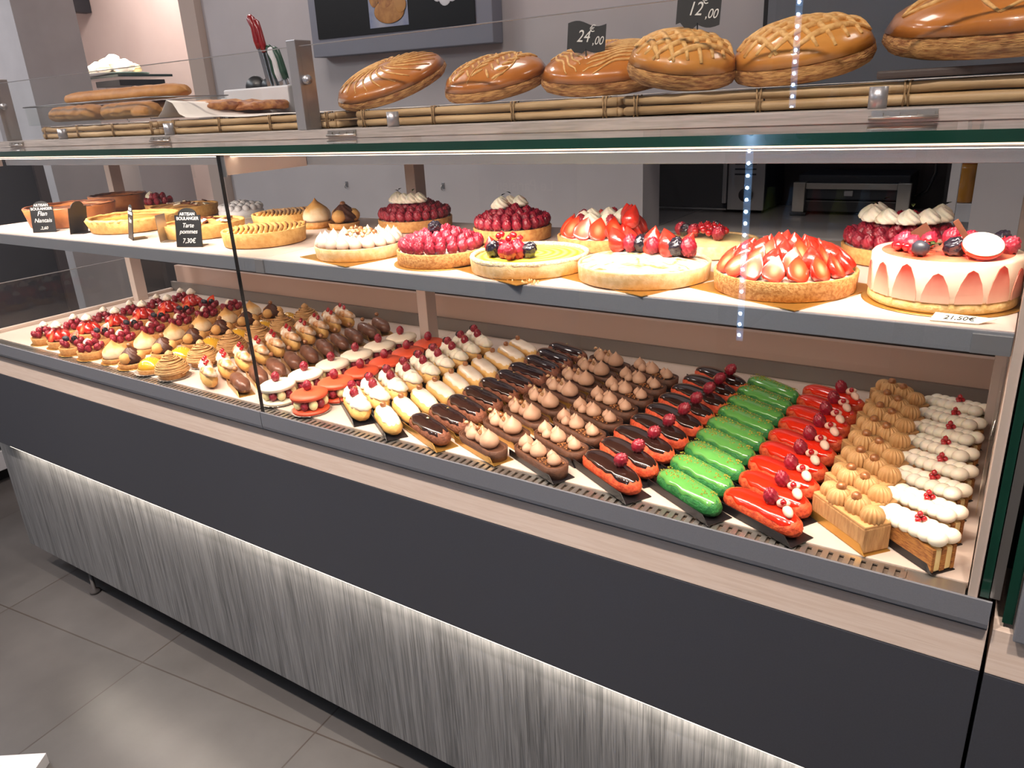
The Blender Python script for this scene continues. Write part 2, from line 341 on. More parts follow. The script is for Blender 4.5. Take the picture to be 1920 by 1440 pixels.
def put(name, me, parent=None, loc=(0, 0, 0), rot=(0, 0, 0), sc=None):
    o = bpy.data.objects.new(name, me); COL.objects.link(o); o.location = loc; o.rotation_euler = rot
    if sc: o.scale = sc if hasattr(sc, '__len__') else (sc,)*3
    if parent: o.parent = parent
    return o
def tag(o, label, cat, group=None, kind=None):
    o['label'] = label; o['category'] = cat
    if group: o['group'] = group
    if kind: o['kind'] = kind
    return o
def thing(name, label, cat, loc=(0, 0, 0), rz=0, group=None):
    o = bpy.data.objects.new(name, None); COL.objects.link(o); o.empty_display_size = .03
    o.location = loc; o.rotation_euler = (0, 0, rz); return tag(o, label, cat, group)
def struct(name, mb, mat, **k):
    o = mb.obj(name, mat, **k); o['kind'] = 'structure'; return o
def copy_tree(o, parent=None):
    c = o.copy(); COL.objects.link(c); c.parent = parent
    for ch in KIDS.get(o.name, []): copy_tree(ch, c)
    return c
KIDS = {}
def index_kids():
    KIDS.clear()
    for o in COL.objects:
        if o.parent: KIDS.setdefault(o.parent.name, []).append(o)
def T(x=0, y=0, z=0, rz=0, rx=0, ry=0, s=1):
    return Matrix.Translation((x, y, z)) @ Matrix.Rotation(rz, 4, 'Z') @ Matrix.Rotation(rx, 4, 'X') @ Matrix.Rotation(ry, 4, 'Y') @ Matrix.Scale(s, 4)
def nz(x, y, z, s=1): return noise.noise(Vector((x*s, y*s, z*s)))
def lettering(text, size, mat, parent, loc, rot, ext=.0003, shear=0, name='lettering', sx=1, align='CENTER'):
    cu = bpy.data.curves.new('t', 'FONT'); cu.body = text; cu.size = size; cu.extrude = ext; cu.shear = shear; cu.align_x = align; cu.align_y = 'CENTER'
    to = bpy.data.objects.new('t', cu); COL.objects.link(to)
    dg = bpy.context.evaluated_depsgraph_get(); me = bpy.data.meshes.new_from_object(to.evaluated_get(dg)); me.name = name
    bpy.data.objects.remove(to); me.materials.clear(); me.materials.append(mat)
    return put(name, me, parent, loc, rot, (sx, 1, 1))

# ------------------------------------------------------------------ small shared meshes
def fib(n):
    g = PI*(3-math.sqrt(5)); out = []
    for i in range(n):
        z = 1-(2*i+1)/n; r = math.sqrt(1-z*z); out.append(Vector((r*math.cos(g*i), r*math.sin(g*i), z)))
    return out
def berry_mesh(name, mat, r=.0085, h=1.25, nd=46, n=30, m=20, depth=.24):
    P = fib(nd); rad = 2.2/math.sqrt(nd)
    def fn(d):
        q = max(d.dot(p) for p in P); a = math.acos(min(1, q))/rad
        return 1-depth*min(1, a*a)
    mb = MB()
    vs = []; fs = []
    for i in range(m+1):
        t = PI*i/m
        for k in range(n):
            a = 2*PI*k/n; d = Vector((math.sin(t)*math.cos(a), math.sin(t)*math.sin(a), math.cos(t))); q = fn(d)
            tap = 1-.22*max(0, d.z)**1.5
            vs.append((d.x*r*q*tap, d.y*r*q*tap, d.z*r*h*q))
    for i in range(m):
        for k in range(n):
            a = i*n+k; b = i*n+(k+1) % n; fs.append((a, a+n, b+n, b))
    mb.add(vs, fs); return mb.mesh(name, mat)
S = {}
S['rasp'] = berry_mesh('raspberry', M['rasp'])
S['rasp2'] = berry_mesh('raspberry', M['rasp2'])
S['blackb'] = berry_mesh('blackberry', M['black'], .0085, 1.15, 34, depth=.22)
S['blueb'] = MB().lathe([(0.0001, -.006), (.005, -.0045), (.0068, 0), (.0055, .004), (.0032, .0054), (.0026, .0046), (.0001, .004)], 16).mesh('blueberry', M['blue'])
mb = MB().sph((0, 0, 0), .0042, 12, 8); mb.tube([(0, 0, .004), (0, 0, .0055)], .0007, 5); S['curr'] = mb.mesh('redcurrant', M['curr'])
def strawb(half):
    def fn(d): return 1
    mb = MB(); vs = []; fs = []; n = 20; m = 14; P = fib(70)
    for i in range(m+1):
        t = i/m; z = -.011+.026*t; r = .0115*math.sin(PI*min(1, (.12+.9*t)))**.7*(1-.35*t) if t < 1 else 0.0002
        if i == 0: r = .0002
        for k in range(n):
            a = 2*PI*k/n; x = r*math.cos(a); y = r*math.sin(a)
            if half and y < 0: y = y*.06
            vs.append((x, y, z))
    for i in range(m):
        for k in range(n):
            a = i*n+k; b = i*n+(k+1) % n; fs.append((a, b, b+n, a+n))
    mb.add(vs, fs); return mb
S['straw'] = strawb(False).mesh('strawberry', M['straw'])
def straw_half():
    me = strawb(True).mesh('strawberry_half', M['straw']); me.materials.append(M['strawcutx'])
    for p in me.polygons:
        if p.normal.y < -.85: p.material_index = 1
    return me
mt, N, L, b = nt('strawberry_flesh'); b.inputs['Roughness'].default_value = .2; b.inputs['Coat Weight'].default_value = .7
tc = N.new('ShaderNodeTexCoord'); mp = N.new('ShaderNodeMapping'); mp.inputs['Scale'].default_value = (105, 40, 72); L.new(tc.outputs['Object'], mp.inputs[0])
gr = N.new('ShaderNodeTexGradient'); gr.gradient_type = 'SPHERICAL'; L.new(mp.outputs[0], gr.inputs[0]); rp = N.new('ShaderNodeValToRGB'); L.new(gr.outputs['Fac'], rp.inputs[0])
rp.color_ramp.elements[0].color = lin('#cf2c18'); rp.color_ramp.elements[0].position = .08; rp.color_ramp.elements[1].color = lin('#eb9a70'); rp.color_ramp.elements[1].position = .95
e = rp.color_ramp.elements.new(.5); e.color = lin('#e2502c'); L.new(rp.outputs[0], b.inputs['Base Color']); M['strawcutx'] = mt
S['strawh'] = straw_half()
mb = MB().sph((0, 0, 0), (.0062, .0062, .0068), 14, 10, lambda d: 1-.12*max(0, d.z)**6)
S['hazel'] = mb.mesh('hazelnut', M['hazel'])
mb = MB(); mb.add([(v.x*.0052, v.y*.0052, max(0, v.z)*.0052) for v in [Vector(p) for p in MB().sph((0, 0, 0), 1, 10, 8).v]], MB().sph((0, 0, 0), 1, 10, 8).f); S['nut'] = mb.mesh('chopped_nut', M['nut'])
def kiss_prof(r, h, tip=.25):
    return [(.0001, 0), (r*.8, .0002), (r*.97, h*.14), (r, h*.27), (r*.93, h*.42), (r*.74, h*.58), (r*.46, h*.72), (r*.2, h*.84), (r*.07, h*.94), (.0002, h)]
def kiss(name, mat, r, h): return MB().lathe(kiss_prof(r, h), 18, lambda a, i: 1+.02*math.sin(3*a+i)).mesh(name, mat)
S['kissbig'] = kiss('cream_dome', M['praline'], .0158, .029)
S['kisssm'] = kiss('cream_dome', M['praline'], .0115, .0215)
S['kisstart'] = kiss('cream_kiss', pr('cocoa_cream_kiss', '#d3b9a8', '#c4a896', .5, 50), .0098, .021)
def rosette_mesh(name, mat, r, h, freq=8, tw=.5, depth=.16, flat=False):
    pf = [(.0001, 0), (r*.85, .0003), (r, h*.18), (r*.96, h*.36), (r*.8, h*.55), (r*.58, h*.72), (r*.32, h*.88), (.0003, h)]
    if flat: pf = [(.0001, 0), (r*.9, .0003), (r, h*.25), (r*.98, h*.5), (r*.82, h*.78), (r*.5, h*.95), (.0003, h)]
    pr2 = []
    for i in range(len(pf)-1):
        for q in (0, .5): pr2.append((pf[i][0]*(1-q)+pf[i+1][0]*q, pf[i][1]*(1-q)+pf[i+1][1]*q))
    pr2.append(pf[-1])
    return MB().lathe(pr2, freq*6, lambda a, i: 1+depth*(abs(math.cos(freq*a/2+i*tw))-.6)).mesh(name, mat)
S['rosw'] = rosette_mesh('cream_rosette', M['cream'], .0135, .018, 7, .55, .26)
S['rossm'] = rosette_mesh('cream_rosette', M['cream'], .0105, .015, 7, .55, .26)
S['rosc'] = rosette_mesh('coffee_rosette', M['rosette'], .0128, .019, 14, 0, .26, True)
S['roschoc'] = rosette_mesh('chocolate_swirl', M['chocsw'], .024, .032, 9, .75, .22)
S['flame'] = MB().lathe(kiss_prof(.031, .052), 30, lambda a, i: 1+.035*math.sin(5*a+i*.8)).mesh('meringue_peak', M['meringue'])
S['puff'] = MB().sph((0, 0, 0), .0145, 18, 12, lambda d: 1+.07*nz(d.x, d.y, d.z, 2.2)).mesh('choux_ball', M['puff'])
S['bulb'] = MB().sph((0, 0, 0), (.0088, .0088, .0105), 14, 10).mesh('cream_bulb', M['lemoncr'])
S['leaf'] = MB().add([(0, 0, 0), (.004, .0025, .002), (.009, 0, .001), (.004, -.0025, .002), (.004, 0, .0006)], [(0, 4, 1), (1, 4, 2), (2, 4, 3), (3, 4, 0), (0, 1, 2, 3)]).mesh('mint_leaf', M['leaf'])
S['whiteb'] = MB().sph((0, 0, 0), .009, 14, 9).mesh('sugar_ball', M['whiteball'])
def helix():
    mb = MB(); 
    for lay in range(3):
        pts = []; turns = 7
        for i in range(turns*22+1):
            t = i/(turns*22); a = t*turns*2*PI+lay*2.1
            z = .012+.043*t; r = (.0345*(1-t**2.1)+.008)*(1-.015*lay)
            wob = .0024*math.sin(a*1.3+lay*2)
            pts.append((r*math.cos(a), r*math.sin(a), z+wob+lay*.002))
        mb.tube(pts, .0017, 6)
    mb.lathe([(.001, .010), (.032, .012), (.0345, .02), (.031, .034), (.022, .046), (.006, .056)], 20)
    return mb.mesh('chestnut_vermicelli', M['montb'])
S['montb'] = helix()
S['monttop'] = rosette_mesh('small_rosette', M['montb'], .0105, .014, 8, .7, .2)
def shell_mesh(name, mat, r, h, r0=None, lip=.0035, dip=.004, flutes=0, noise_a=.012, n=40):
    r0 = r0 or r*.93
    pf = [(r0*.98, 0), (r0, .001), (r, h-.001), (r-.0008, h), (r-lip+.0006, h), (r-lip, h-.001), (r-lip, h-dip), (.0001, h-dip)]
    sd = random.random()*9
    return MB().lathe(pf, n, lambda a, i: 1+noise_a*nz(math.cos(a), math.sin(a), i*.4+sd, 2.5)+(.02*math.cos(flutes*a) if flutes and i in (2, 3) else 0)).mesh(name, mat)
S['shell'] = shell_mesh('tart_shell', M['shell'], .0345, .019)
S['shellthin'] = shell_mesh('tart_shell', M['shell'], .034, .012)
def disc(name, mat, r, z0, z1, n=36, na=.01): return MB().lathe([(r*.97, z0), (r, z0+.2*(z1-z0)), (r, z1-.3*(z1-z0)), (r*.97, z1)], n, lambda a, i: 1+na*nz(math.cos(a), math.sin(a), i, 3)).mesh(name, mat)
S['case'] = MB().lathe([(.034, 0), (.036, .0006), (.042, .003), (.0425, .0035), (.0355, .0012), (.0001, .0011)], 72, lambda a, i: 1+(.03*math.cos(24*a) if i in (2, 3) else 0)).mesh('paper_case', M['silver'])
S['goldround'] = disc('gold_card', M['gold'], .0385, 0, .0012)
# eclair bodies
def capsule(L_, W, H, z0=0, top=None, ridges=0, na=.05, seed=0, nu=30, nv=22, zmin=0, p=2.6):
    """rounded loaf along x; if top is set only the upper sheath above height top"""
    vs = []; fs = []
    for i in range(nu+1):
        t = -1+2*i/nu; t = math.copysign(abs(t)**.8, t); tt = min(1, abs(t)); wf = (1-tt**(p+1.2))**(1/2.2) if tt < 1 else 0.002
        x = t*L_/2
        for k in range(nv):
            a = 2*PI*k/nv; cy, cz = math.cos(a), math.sin(a)
            y = math.copysign(abs(cy)**.8, cy)*W/2*max(wf, .002); z = cz*(H*.58 if cz > 0 else H*.42)*max(wf, .002)**.7
            q = 1+na*nz(x*45+seed, y*55, z*55)+(.045*math.cos(ridges*a) if ridges else 0)
            vs.append((x*(1+.01*nz(seed, cy, cz, 2)), y*q, z0+max(H*.42+z*q, zmin+.001)))
    for i in range(nu):
        for k in range(nv):
            a = i*nv+k; b = i*nv+(k+1) % nv; fs.append((a, b, b+nv, a+nv))
    fs.append(tuple(range(nv))); fs.append(tuple(nu*nv+k for k in range(nv)))
    return vs, fs
def glaze(L_, W, H, seed=0, off=.0016, cover=.5, wav=.18, nu=34, nv=15, na=.03, z0=0):
    """sheath laid over the upper part of the loaf with a wavy hem"""
    vs = []; fs = []
    for i in range(nu+1):
        t = -1+2*i/nu; t = math.copysign(abs(t)**.8, t); tt = min(1, abs(t)); wf = (1-tt**3.8)**(1/2.2) if tt < 1 else 0.002
        x = t*L_/2*.965
        hemL = cover*(1+wav*nz(x*60, seed, 0)*2); hemR = cover*(1+wav*nz(x*60, seed+5, 3)*2)
        for k in range(nv):
            s = -1+2*k/(nv-1); ang = PI/2 + (-s)*(PI/2)*(hemL if s < 0 else hemR)*1.6
            cy, cz = math.cos(ang), math.sin(ang)
            o = off if abs(s) < .93 else off*.2
            y = math.copysign(abs(cy)**.8, cy)*(W/2+o)*max(wf, .002); z = cz*(H*.58+o)*max(wf, .002)**.7
            q = 1+na*nz(x*30+seed, y*30, 2)
            vs.append((x, y*q, z0+H*.42+z*q))
    for i in range(nu):
        for k in range(nv-1):
            a = i*nv+k; fs.append((a, a+1, a+1+nv, a+nv))
    return vs, fs
EL, EW, EH = .126, .040, .030
def eclair_meshes(key, bodymat, gl=None, ridges=9, na=.09, seed=1, L_=EL, W=EW, H=EH, cover=.5):
    S[key+'_b'] = MB().add(*capsule(L_, W, H, 0, ridges=ridges, na=na, seed=seed)).mesh('choux_body', bodymat)
    if gl: S[key+'_g'] = MB().add(*glaze(L_, W, H, seed, cover=cover)).mesh('icing', gl)
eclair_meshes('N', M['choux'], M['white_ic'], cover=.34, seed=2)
eclair_meshes('O', M['chochoux'], M['darkglaze'], cover=.42, seed=3)
eclair_meshes('R', M['redchoux'], M['darkglaze'], cover=.38, seed=4)
eclair_meshes('S', M['greenchoux'], M['greenglaze'], cover=.40, seed=5, na=.12)
eclair_meshes('T', M['redchoux'], M['redglaze'], cover=.42, seed=6)
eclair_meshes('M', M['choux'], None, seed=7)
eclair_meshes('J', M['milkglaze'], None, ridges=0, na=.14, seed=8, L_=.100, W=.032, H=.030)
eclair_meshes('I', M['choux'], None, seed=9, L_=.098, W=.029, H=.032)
def boat(name, mat, L_, W, h, n=44):
    pf = []
    def ring(l, w, z):
        out = []
        for k in range(n):
            a = 2*PI*k/n; r = w/2; cx = (l-w)/2*(1 if math.cos(a) >= 0 else -1)
            out.append((cx+r*math.cos(a), r*math.sin(a), z))
        return out
    vs = ring(L_-.004, W-.004, 0)+ring(L_, W, h)+ring(L_-.005, W-.005, h+.0005)+ring(L_-.006, W-.006, h-.003)
    fs = [tuple(range(n-1, -1, -1))]
    for i in range(3):
        for k in range(n): a = i*n+k; b = i*n+(k+1) % n; fs.append((a, b, b+n, a+n))
    fs.append(tuple(3*n+k for k in range(n)))
    return MB().add(vs, fs).mesh(name, mat)
S['boat'] = boat('chocolate_tart_case', M['chocshell'], .128, .046, .021)
S['boatfill'] = boat('chocolate_filling', M['ganache'], .121, .039, .0195)
def tray_card(matkey, L_=.134, W=.0415, lipmat=None):
    mb = MB().box(-L_/2, L_/2, -W/2, W/2, 0, .0012); mb.prism([(-L_/2, .0012), (L_/2, .0012), (L_/2-.012, .013), (-L_/2, .013)], -W/2-.001, -W/2); return mb.mesh('cake_card', M[matkey])
S['cardk'] = tray_card('blackcard'); S['cardg'] = tray_card('gold')
def crumbs(name, mat, n, lx, ly, z, sd, size=.0016, zf=None):
    rr = random.Random(sd); mb = MB()
    for i in range(n):
        x, y = rr.uniform(-lx, lx), rr.uniform(-ly, ly); s = size*rr.uniform(.6, 1.4); zz = zf(x, y) if zf else z
        mb.add([(x-s, y, zz), (x+s*.6, y-s*.8, zz), (x+s*.5, y+s*.8, zz), (x, y, zz+s*1.3), ], [(0, 1, 2), (0, 1, 3), (1, 2, 3), (2, 0, 3)], False)
    return mb.mesh(name, mat)
topz = lambda x, y: EH*.42+EH*.58*math.sqrt(max(0, 1-(y/(EW/2))**2))**.8+.0012
S['pist'] = crumbs('pistachio_crumbs', M['pist'], 90, .052, .011, 0, 3, .0014, topz)
S['leafgold'] = MB().add([(-.003, -.001, 0), (.001, -.003, .0015), (.004, .001, .0005), (0, .003, .002), (0, 0, .003)], [(0, 1, 4), (1, 2, 4), (2, 3, 4), (3, 0, 4)], False).mesh('gold_leaf', M['goldleaf'])
S['cream_swirl'] = None
mb = MB()
for i in range(7):
    x = -.045+i*.015; mb.lathe([(.0001, 0), (.015, .0005), (.0165, .005), (.014, .0105), (.008, .015), (.0004, .0185)], 28, lambda a, j: 1+.2*(abs(math.cos(3.5*a+j*.6))-.6), T(x, .002*(-1)**i, 0, i*.7, 0, R(-14)))
S['cream_swirl'] = mb.mesh('whipped_cream', M['cream'])
mb = MB()
for i in range(8):
    x = -.036+i*.0105; mb.lathe([(.0001, 0), (.0125, .0005), (.0135, .004), (.0105, .009), (.005, .0125), (.0003, .014)], 20, lambda a, j: 1+.12*math.cos(4*a+j), T(x, 0, 0, i*.7, 0, R(-20)))
S['mer_strip'] = mb.mesh('toasted_meringue', M['meringue2'])
# scalloped cream of the mille-feuille
mb = MB()
for i in range(7):
    x = -.052+i*.0165
    for s_ in (-1, 1): mb.sph((x, s_*.0105, .006), (.0125, .0135, .0105), 14, 9, None, T(0, 0, 0, 0, 0, R(-8)))
S['cream_petals'] = mb.mesh('whipped_cream_petals', M['cream'])
def mac(mat):
    return MB().lathe([(.0001, 0), (.034, .0002), (.0365, .0015), (.0355, .003), (.037, .0042), (.0362, .0075), (.031, .0105), (.02, .0125), (.0001, .0132)], 44, lambda a, i: 1+(.012*nz(math.cos(a)*3, math.sin(a)*3, i) if i in (2, 3) else 0)).mesh('macaron_shell', mat)
S['macw'] = mac(M['macw']); S['macr'] = mac(M['macr'])
S['petal'] = MB().sph((0, 0, 0), (.0095, .0065, .0055), 14, 9, lambda d: 1+.25*d.x*abs(d.x)).mesh('cream_petal', M['petal'])
S['dome'] = MB().lathe([(.0001, 0), (.031, .0005), (.0325, .004), (.03, .0115), (.0235, .019), (.013, .0245), (.004, .0268), (.0001, .0272)], 34, lambda a, i: 1+.06*math.cos(2*a)).mesh('lemon_dome', M['lemon'])
rr = random.Random(5); mb = MB()
for i in range(26):
    a = rr.uniform(0, 2*PI); u = rr.uniform(.2, .95); r = .031*u; mb.sph((r*math.cos(a), r*math.sin(a), .0275*(1-u*u)**.6+.001), .0007, 6, 4)
S['pearls'] = mb.mesh('sugar_pearls', M['pearl'])

ORD = ['frontmost', 'second from the front', 'third from the front', 'fourth from the front', 'fifth from the front', 'sixth from the front', 'seventh from the front', 'eighth from the front', 'ninth from the front', 'tenth from the front']
def ordw(i, n): return 'rearmost' if i == n-1 else ORD[i]
TZ = .8222
def column(proto, xs, ys, label, group, jitter=.0015, rj=3):
    """proto = list of variants (roots); the columns run straight back on the tray"""
    index_kids(); n = len(ys); used = set()
    for i in range(n):
        src = proto[i % len(proto)]
        o = src if src.name not in used else copy_tree(src)
        if src.name not in used: used.add(src.name)
        x = xs[0]+(xs[1]-xs[0])*i/(n-1); rz = o.rotation_euler.z if o is src else BASE[src.name]
        if o is src: BASE[src.name] = rz
        o.location = (x+random.uniform(-jitter, jitter), ys[i]+.011*(1-i/(n-1)), TZ); o.rotation_euler = (0, 0, rz+R(random.uniform(-rj, rj)))
        o['label'] = label.replace('#', ordw(i, n)); o['group'] = group
BASE = {}
def lin_(a, b, n): return [a+(b-a)*i/(n-1) for i in range(n)]
def child(p, key, name, loc=(0, 0, 0), rot=(0, 0, 0), sc=None): return put(name, S[key], p, loc, rot, sc)
def tilt_ring(p, key, name, n, r, z, tilt=R(35), a0=0, sc=1):
    for k in range(n):
        a = a0+2*PI*k/n; child(p, key, name, (r*math.cos(a), r*math.sin(a), z), (0, tilt, a), sc)
# exec parts follow

# ================================================================== THE ROOM
def room():
    struct('floor', MB().box(-6.2, 3, -3, 4.2, -.02, 0), M['floor'])
    struct('ceiling', MB().box(-6.2, 3, -3, 4.2, 2.75, 2.8), M['ceil'])
    # back wall with a recess for the worktop
    mb = MB(); x0, x1 = -1.175, -.145
    mb.box(-3.50, x0, 2.6, 2.75, 0, 2.75); mb.box(x0, x1, 2.6, 2.75, 1.26, 2.75); mb.box(x1, 3, 2.6, 2.75, 0, 2.75)
    struct('wall_back', mb, M['wall'])
    struct('trim_1', MB().box(-.208, -.184, 2.585, 2.615, 0, 1.2595), M['pillar'])
    struct('trim_2', MB().box(-3.62, -3.501, 2.56, 2.75, 0, 2.75), M['post'])
    struct('wall_niche', MB().box(-1.56, -.09, 3.4, 3.45, 0, 1.5), M['niche'])
    struct('wall_niche_left', MB().box(-1.56, -1.505, 2.752, 3.398, .0, 1.5), M['wall'])
    struct('wall_niche_right', MB().box(-.145, -.10, 2.752, 3.398, .0, 1.5), M['niche'])
    struct('wall_alcove', MB().box(-6.2, -3.5, 3.3, 3.4, 0, 2.75), M['pink'])
    struct('wall_pillar', MB().box(-5.3, -4.085, 2.0, 2.30, 0, 2.75), M['pillar'])
    struct('wall_left', MB().box(-6.2, -6.1, -3, 4.2, 0, 2.75), M['wall'])
    struct('wall_right', MB().box(2.9, 3, -3, 4.2, 0, 2.75), M['wall'])
    struct('wall_front', MB().box(-6.2, 3, -3, -2.9, 0, 2.75), M['wall'])
    for x, y in SPOTS:
        t = thing('ceiling_spot_lamp', 'round ceiling spot lamp above the customers, out of view', 'lamp', (x, y, 2.75), 0, 'ceiling spot lamps'); MB().tube([(0, 0, 0), (0, 0, -.10)], .07, 24).obj('lamp_body', M['white'], t); MB().tube([(0, 0, -.1002), (0, 0, -.104)], .055, 24).obj('lamp_face', M['lamp'], t)
    for i, (x, y, p, c) in enumerate(FILL_PANELS):
        t = thing('added_fill_panel', 'square fill light panel added under the ceiling, out of view', 'lamp', (x, y, 2.75), 0, 'added fill light panels')
        MB().box(-.3, .3, -.3, .3, -.012, 0).obj('fill_panel_housing', M['fascia'], t)
        MB().box(-.27, .27, -.27, .27, -.016, -.0125).obj('lamp_face', M['lamp'], t)
room()

# ================================================================== COUNTER AND CASE
XL, XR, XS = -2.42, .022, -1.185
def counter():
    t = thing('display_counter', 'long counter base with charcoal front, pale wood band and lit grey oak panel', 'counter', (-1.2, .95, 0))
    P = lambda mb, n, k: mb.obj(n, M[k], t, (1.2, -.95, 0))
    P(MB().bbox(XL-.08, .0312, .86, .95, .492, .7315, .0012), 'charcoal_panel', 'charcoal')
    P(MB().bbox(XL-.08, .0312, .86, 1.0, .7325, .7925, .001), 'pale_wood_band', 'band')
    P(MB().bbox(-2.555, 1.3, .89, .905, .099, .4915, .0015), 'oak_panel', 'oak')
    P(MB().box(-2.44, 1.3, 1.0, 1.55, 0, .0985), 'plinth', 'dark')
    P(MB().box(-2.52, .02, .9515, 1.6, .099, .79), 'carcass', 'cab')
    P(MB().box(-2.4, .02, .861, .868, .4908, .4918), 'light_strip', 'strip')
    lf = MB().lathe([(.016, 0), (.016, .008), (.006, .014), (.006, .098)], 16); lf.obj('adjustable_foot', M['cab'], t, (1.2-2.25, .915-.95, 0))
    t2 = thing('neighbouring_counter', 'charcoal counter front with pale wood band, at the right end of the long counter', 'counter', (.6, .95, 0))
    P = lambda mb, n, k: mb.obj(n, M[k], t2, (-.6, -.95, 0))
    P(MB().bbox(.0355, 1.3, .86, .95, .492, .7315, .0012), 'charcoal_panel', 'charcoal')
    P(MB().bbox(.0355, 1.3, .86, 1.0, .7325, .7925, .001), 'pale_wood_band', 'band')
    P(MB().box(.0355, 1.3, .9515, 1.6, .099, .79), 'carcass', 'cab')
    t3 = thing('neighbouring_case', 'tall plain grey metal side of the next display case at the right edge', 'display case', (.6, .95, .793))
    P = lambda mb, n, k: mb.obj(n, M[k], t3, (-.6, -.95, -.793))
    P(MB().bbox(.054, 1.3, .845, .875, .793, 1.30, .002), 'front_panel', 'fascia')
    P(MB().box(.0425, .0525, .866, 1.5, .80, 1.30), 'glass_end_panel', 'edge')
counter()

def case():
    t = thing('pastry_display_case', 'long glass pastry display case with grey aluminium frame and two levels', 'display case', (-1.2, .95, .8125))
    P = lambda mb, n, k, lab=None: (lambda o: (o.__setitem__('label', lab) if lab else None, o)[1])(mb.obj(n, M[k], t, (1.2, -.95, -.8125)))
    # front fascia profile (y,z) with a concave groove at its foot
    def fas(x0, x1):
        poly = [(.845, .8335), (.845, .805), (.8465, .799), (.8525, .7965), (.8525, .7937), (.866, .7937), (.866, .822), (.8485, .8225), (.8485, .8335)]
        n = len(poly); vs = [(x0, y, z) for y, z in poly]+[(x1, y, z) for y, z in poly]
        return MB().add(vs, [tuple(range(n)), tuple(range(2*n-1, n-1, -1))]+[(i, i+n, (i+1) % n+n, (i+1) % n) for i in range(n)], False)
    P(fas(XL, XS+.012-.0008), 'front_fascia', 'fascia'); P(fas(XS+.012+.0008, .030), 'front_fascia', 'fascia')
    P(MB().box(XL, .030, .853, .8595, .7927, .7935), 'groove_strip', 'dark')
    # inner base: grille and tray floor
    g = MB(); z = .8205
    g.box(XL+.01, -.06, .8665, .8700, z-.002, z); g.box(XL+.01, -.06, .8865, .8935, z-.002, z)
    n = 186
    for i in range(n+1):
        x = XL+.01+(-.06-XL-.01)*i/n; g.box(x-.0036, x+.0036, .87, .8865, z-.002, z)
    P(g, 'air_grille', 'steel'); P(MB().box(XL+.01, -.06, .8665, .893, z-.008, z-.004), 'air_slot', 'slot')
    P(MB().bbox(-.058, .004, .867, .893, z-.003, z, .001), 'drain_cover', 'steel')
    P(MB().box(XL+.01, .005, .8665, .894, .8065, .8120), 'case_floor', 'dark')
    P(MB().bbox(XL+.02, XS-.0005, .8940, 1.476, .8138, .822, .001), 'tray_floor', 'tray'); P(MB().bbox(XS+.0005, .0055, .8940, 1.476, .8138, .822, .001), 'tray_floor', 'tray')
    P(MB().box(XL+.01, .0055, 1.477, 1.487, .8138, .853), 'rear_profile', 'paneldark')
    P(MB().bbox(XL+.03, .0055, 1.489, 1.505, .8138, .908, .001), 'rear_panel', 'panel')
    P(MB().bbox(XL+.03, .0055, 1.60, 1.63, .8138, 1.0, .001), 'rear_work_rail', 'niche')
    P(MB().bbox(XL+.004, XL+.018, .8945, 1.476, .8138, .832, .001), 'side_sill', 'tray')
    # end wall on the right and its clear supports
    P(MB().bbox(.0065, .016, .8665, 1.505, .8138, 1.27, .001), 'end_panel', 'post')
    for y in (.99, 1.16): P(MB().tube([(.003, y, .86), (.003, y, 1.0)], .0028, 8), 'clear_rod', 'glass')
    # low glass end on the left
    P(MB().box(XL-.002, XL+.003, .867, 1.476, .833, .955), 'left_glass_end', 'glass'); P(MB().box(XL-.002, XL+.003, .867, 1.476, .9552, .957), 'glass_edge', 'alu')
    # rear posts
    for x in (-2.40, -1.177):
        P(MB().bbox(x, x+.028, 1.33, 1.366, .8222, 1.3083, .0015), 'post', 'post')
    P(MB().bbox(-.012+.0005, .0055, 1.33, 1.366, .8222, 1.3083, .0015), 'post', 'post')
    for x in (-2.374, -1.143): P(MB().box(x, x+.004, 1.335, 1.36, 1.0, 1.105), 'shelf_bracket', 'alu')
    # shelf, in two pieces
    P(MB().bbox(-2.285, -1.1305, .8745, 1.326, 1.118, 1.1278, .0012), 'shelf', 'shelf'); P(MB().bbox(-1.1295, .0055, .8745, 1.326, 1.118, 1.1278, .0012), 'shelf', 'shelf')
    P(MB().bbox(-2.285, -1.1305, .868, .8738, 1.103, 1.1272, .001), 'shelf_fascia', 'fascia'); P(MB().bbox(-1.1295, .0055, .868, .8738, 1.103, 1.1272, .001), 'shelf_fascia', 'fascia')
    P(MB().box(-1.14, -1.118, .8655, .8678, 1.1035, 1.127), 'shelf_joint_clip', 'alu')
    P(MB().bbox(-.03, .0050, .8655, .8678, 1.1035, 1.124, .0006), 'shelf_end_clip', 'alu')
    P(MB().box(-2.27, -.01, .876, .892, 1.1115, 1.1175), 'shelf_light_housing', 'alu'); P(MB().box(-2.27, -.01, .878, .890, 1.1095, 1.1113), 'shelf_light_strip', 'strip')
    for a, b in ((-1.33, -1.18), (-1.06, -.80)):
        P(MB().tube([(a, 1.10, 1.098), (a+.01, 1.02, 1.092), (b-.01, 1.02, 1.092), (b, 1.10, 1.098)], .0025, 6), 'card_holder_wire', 'steel')
    # top beam, brackets, top glass
    P(MB().bbox(-2.37, .0055, 1.043, 1.062, 1.274, 1.3083, .001), 'top_beam', 'fascia')
    for x in (-2.40, XS+.005): 
        P(MB().bbox(x, x+.014, .8585, 1.042, 1.2725, 1.3083, .001), 'top_bracket', 'post'); P(MB().bbox(x-.003, x+.017, .8565, .8583, 1.270, 1.3083, .0005), 'bracket_clamp', 'alu')
    P(MB().box(-2.35, -.005, .870, .886, 1.3035, 1.3083), 'top_light_housing', 'alu'); P(MB().box(-2.35, -.005, .872, .884, 1.3025, 1.3033), 'top_light_strip', 'strip')
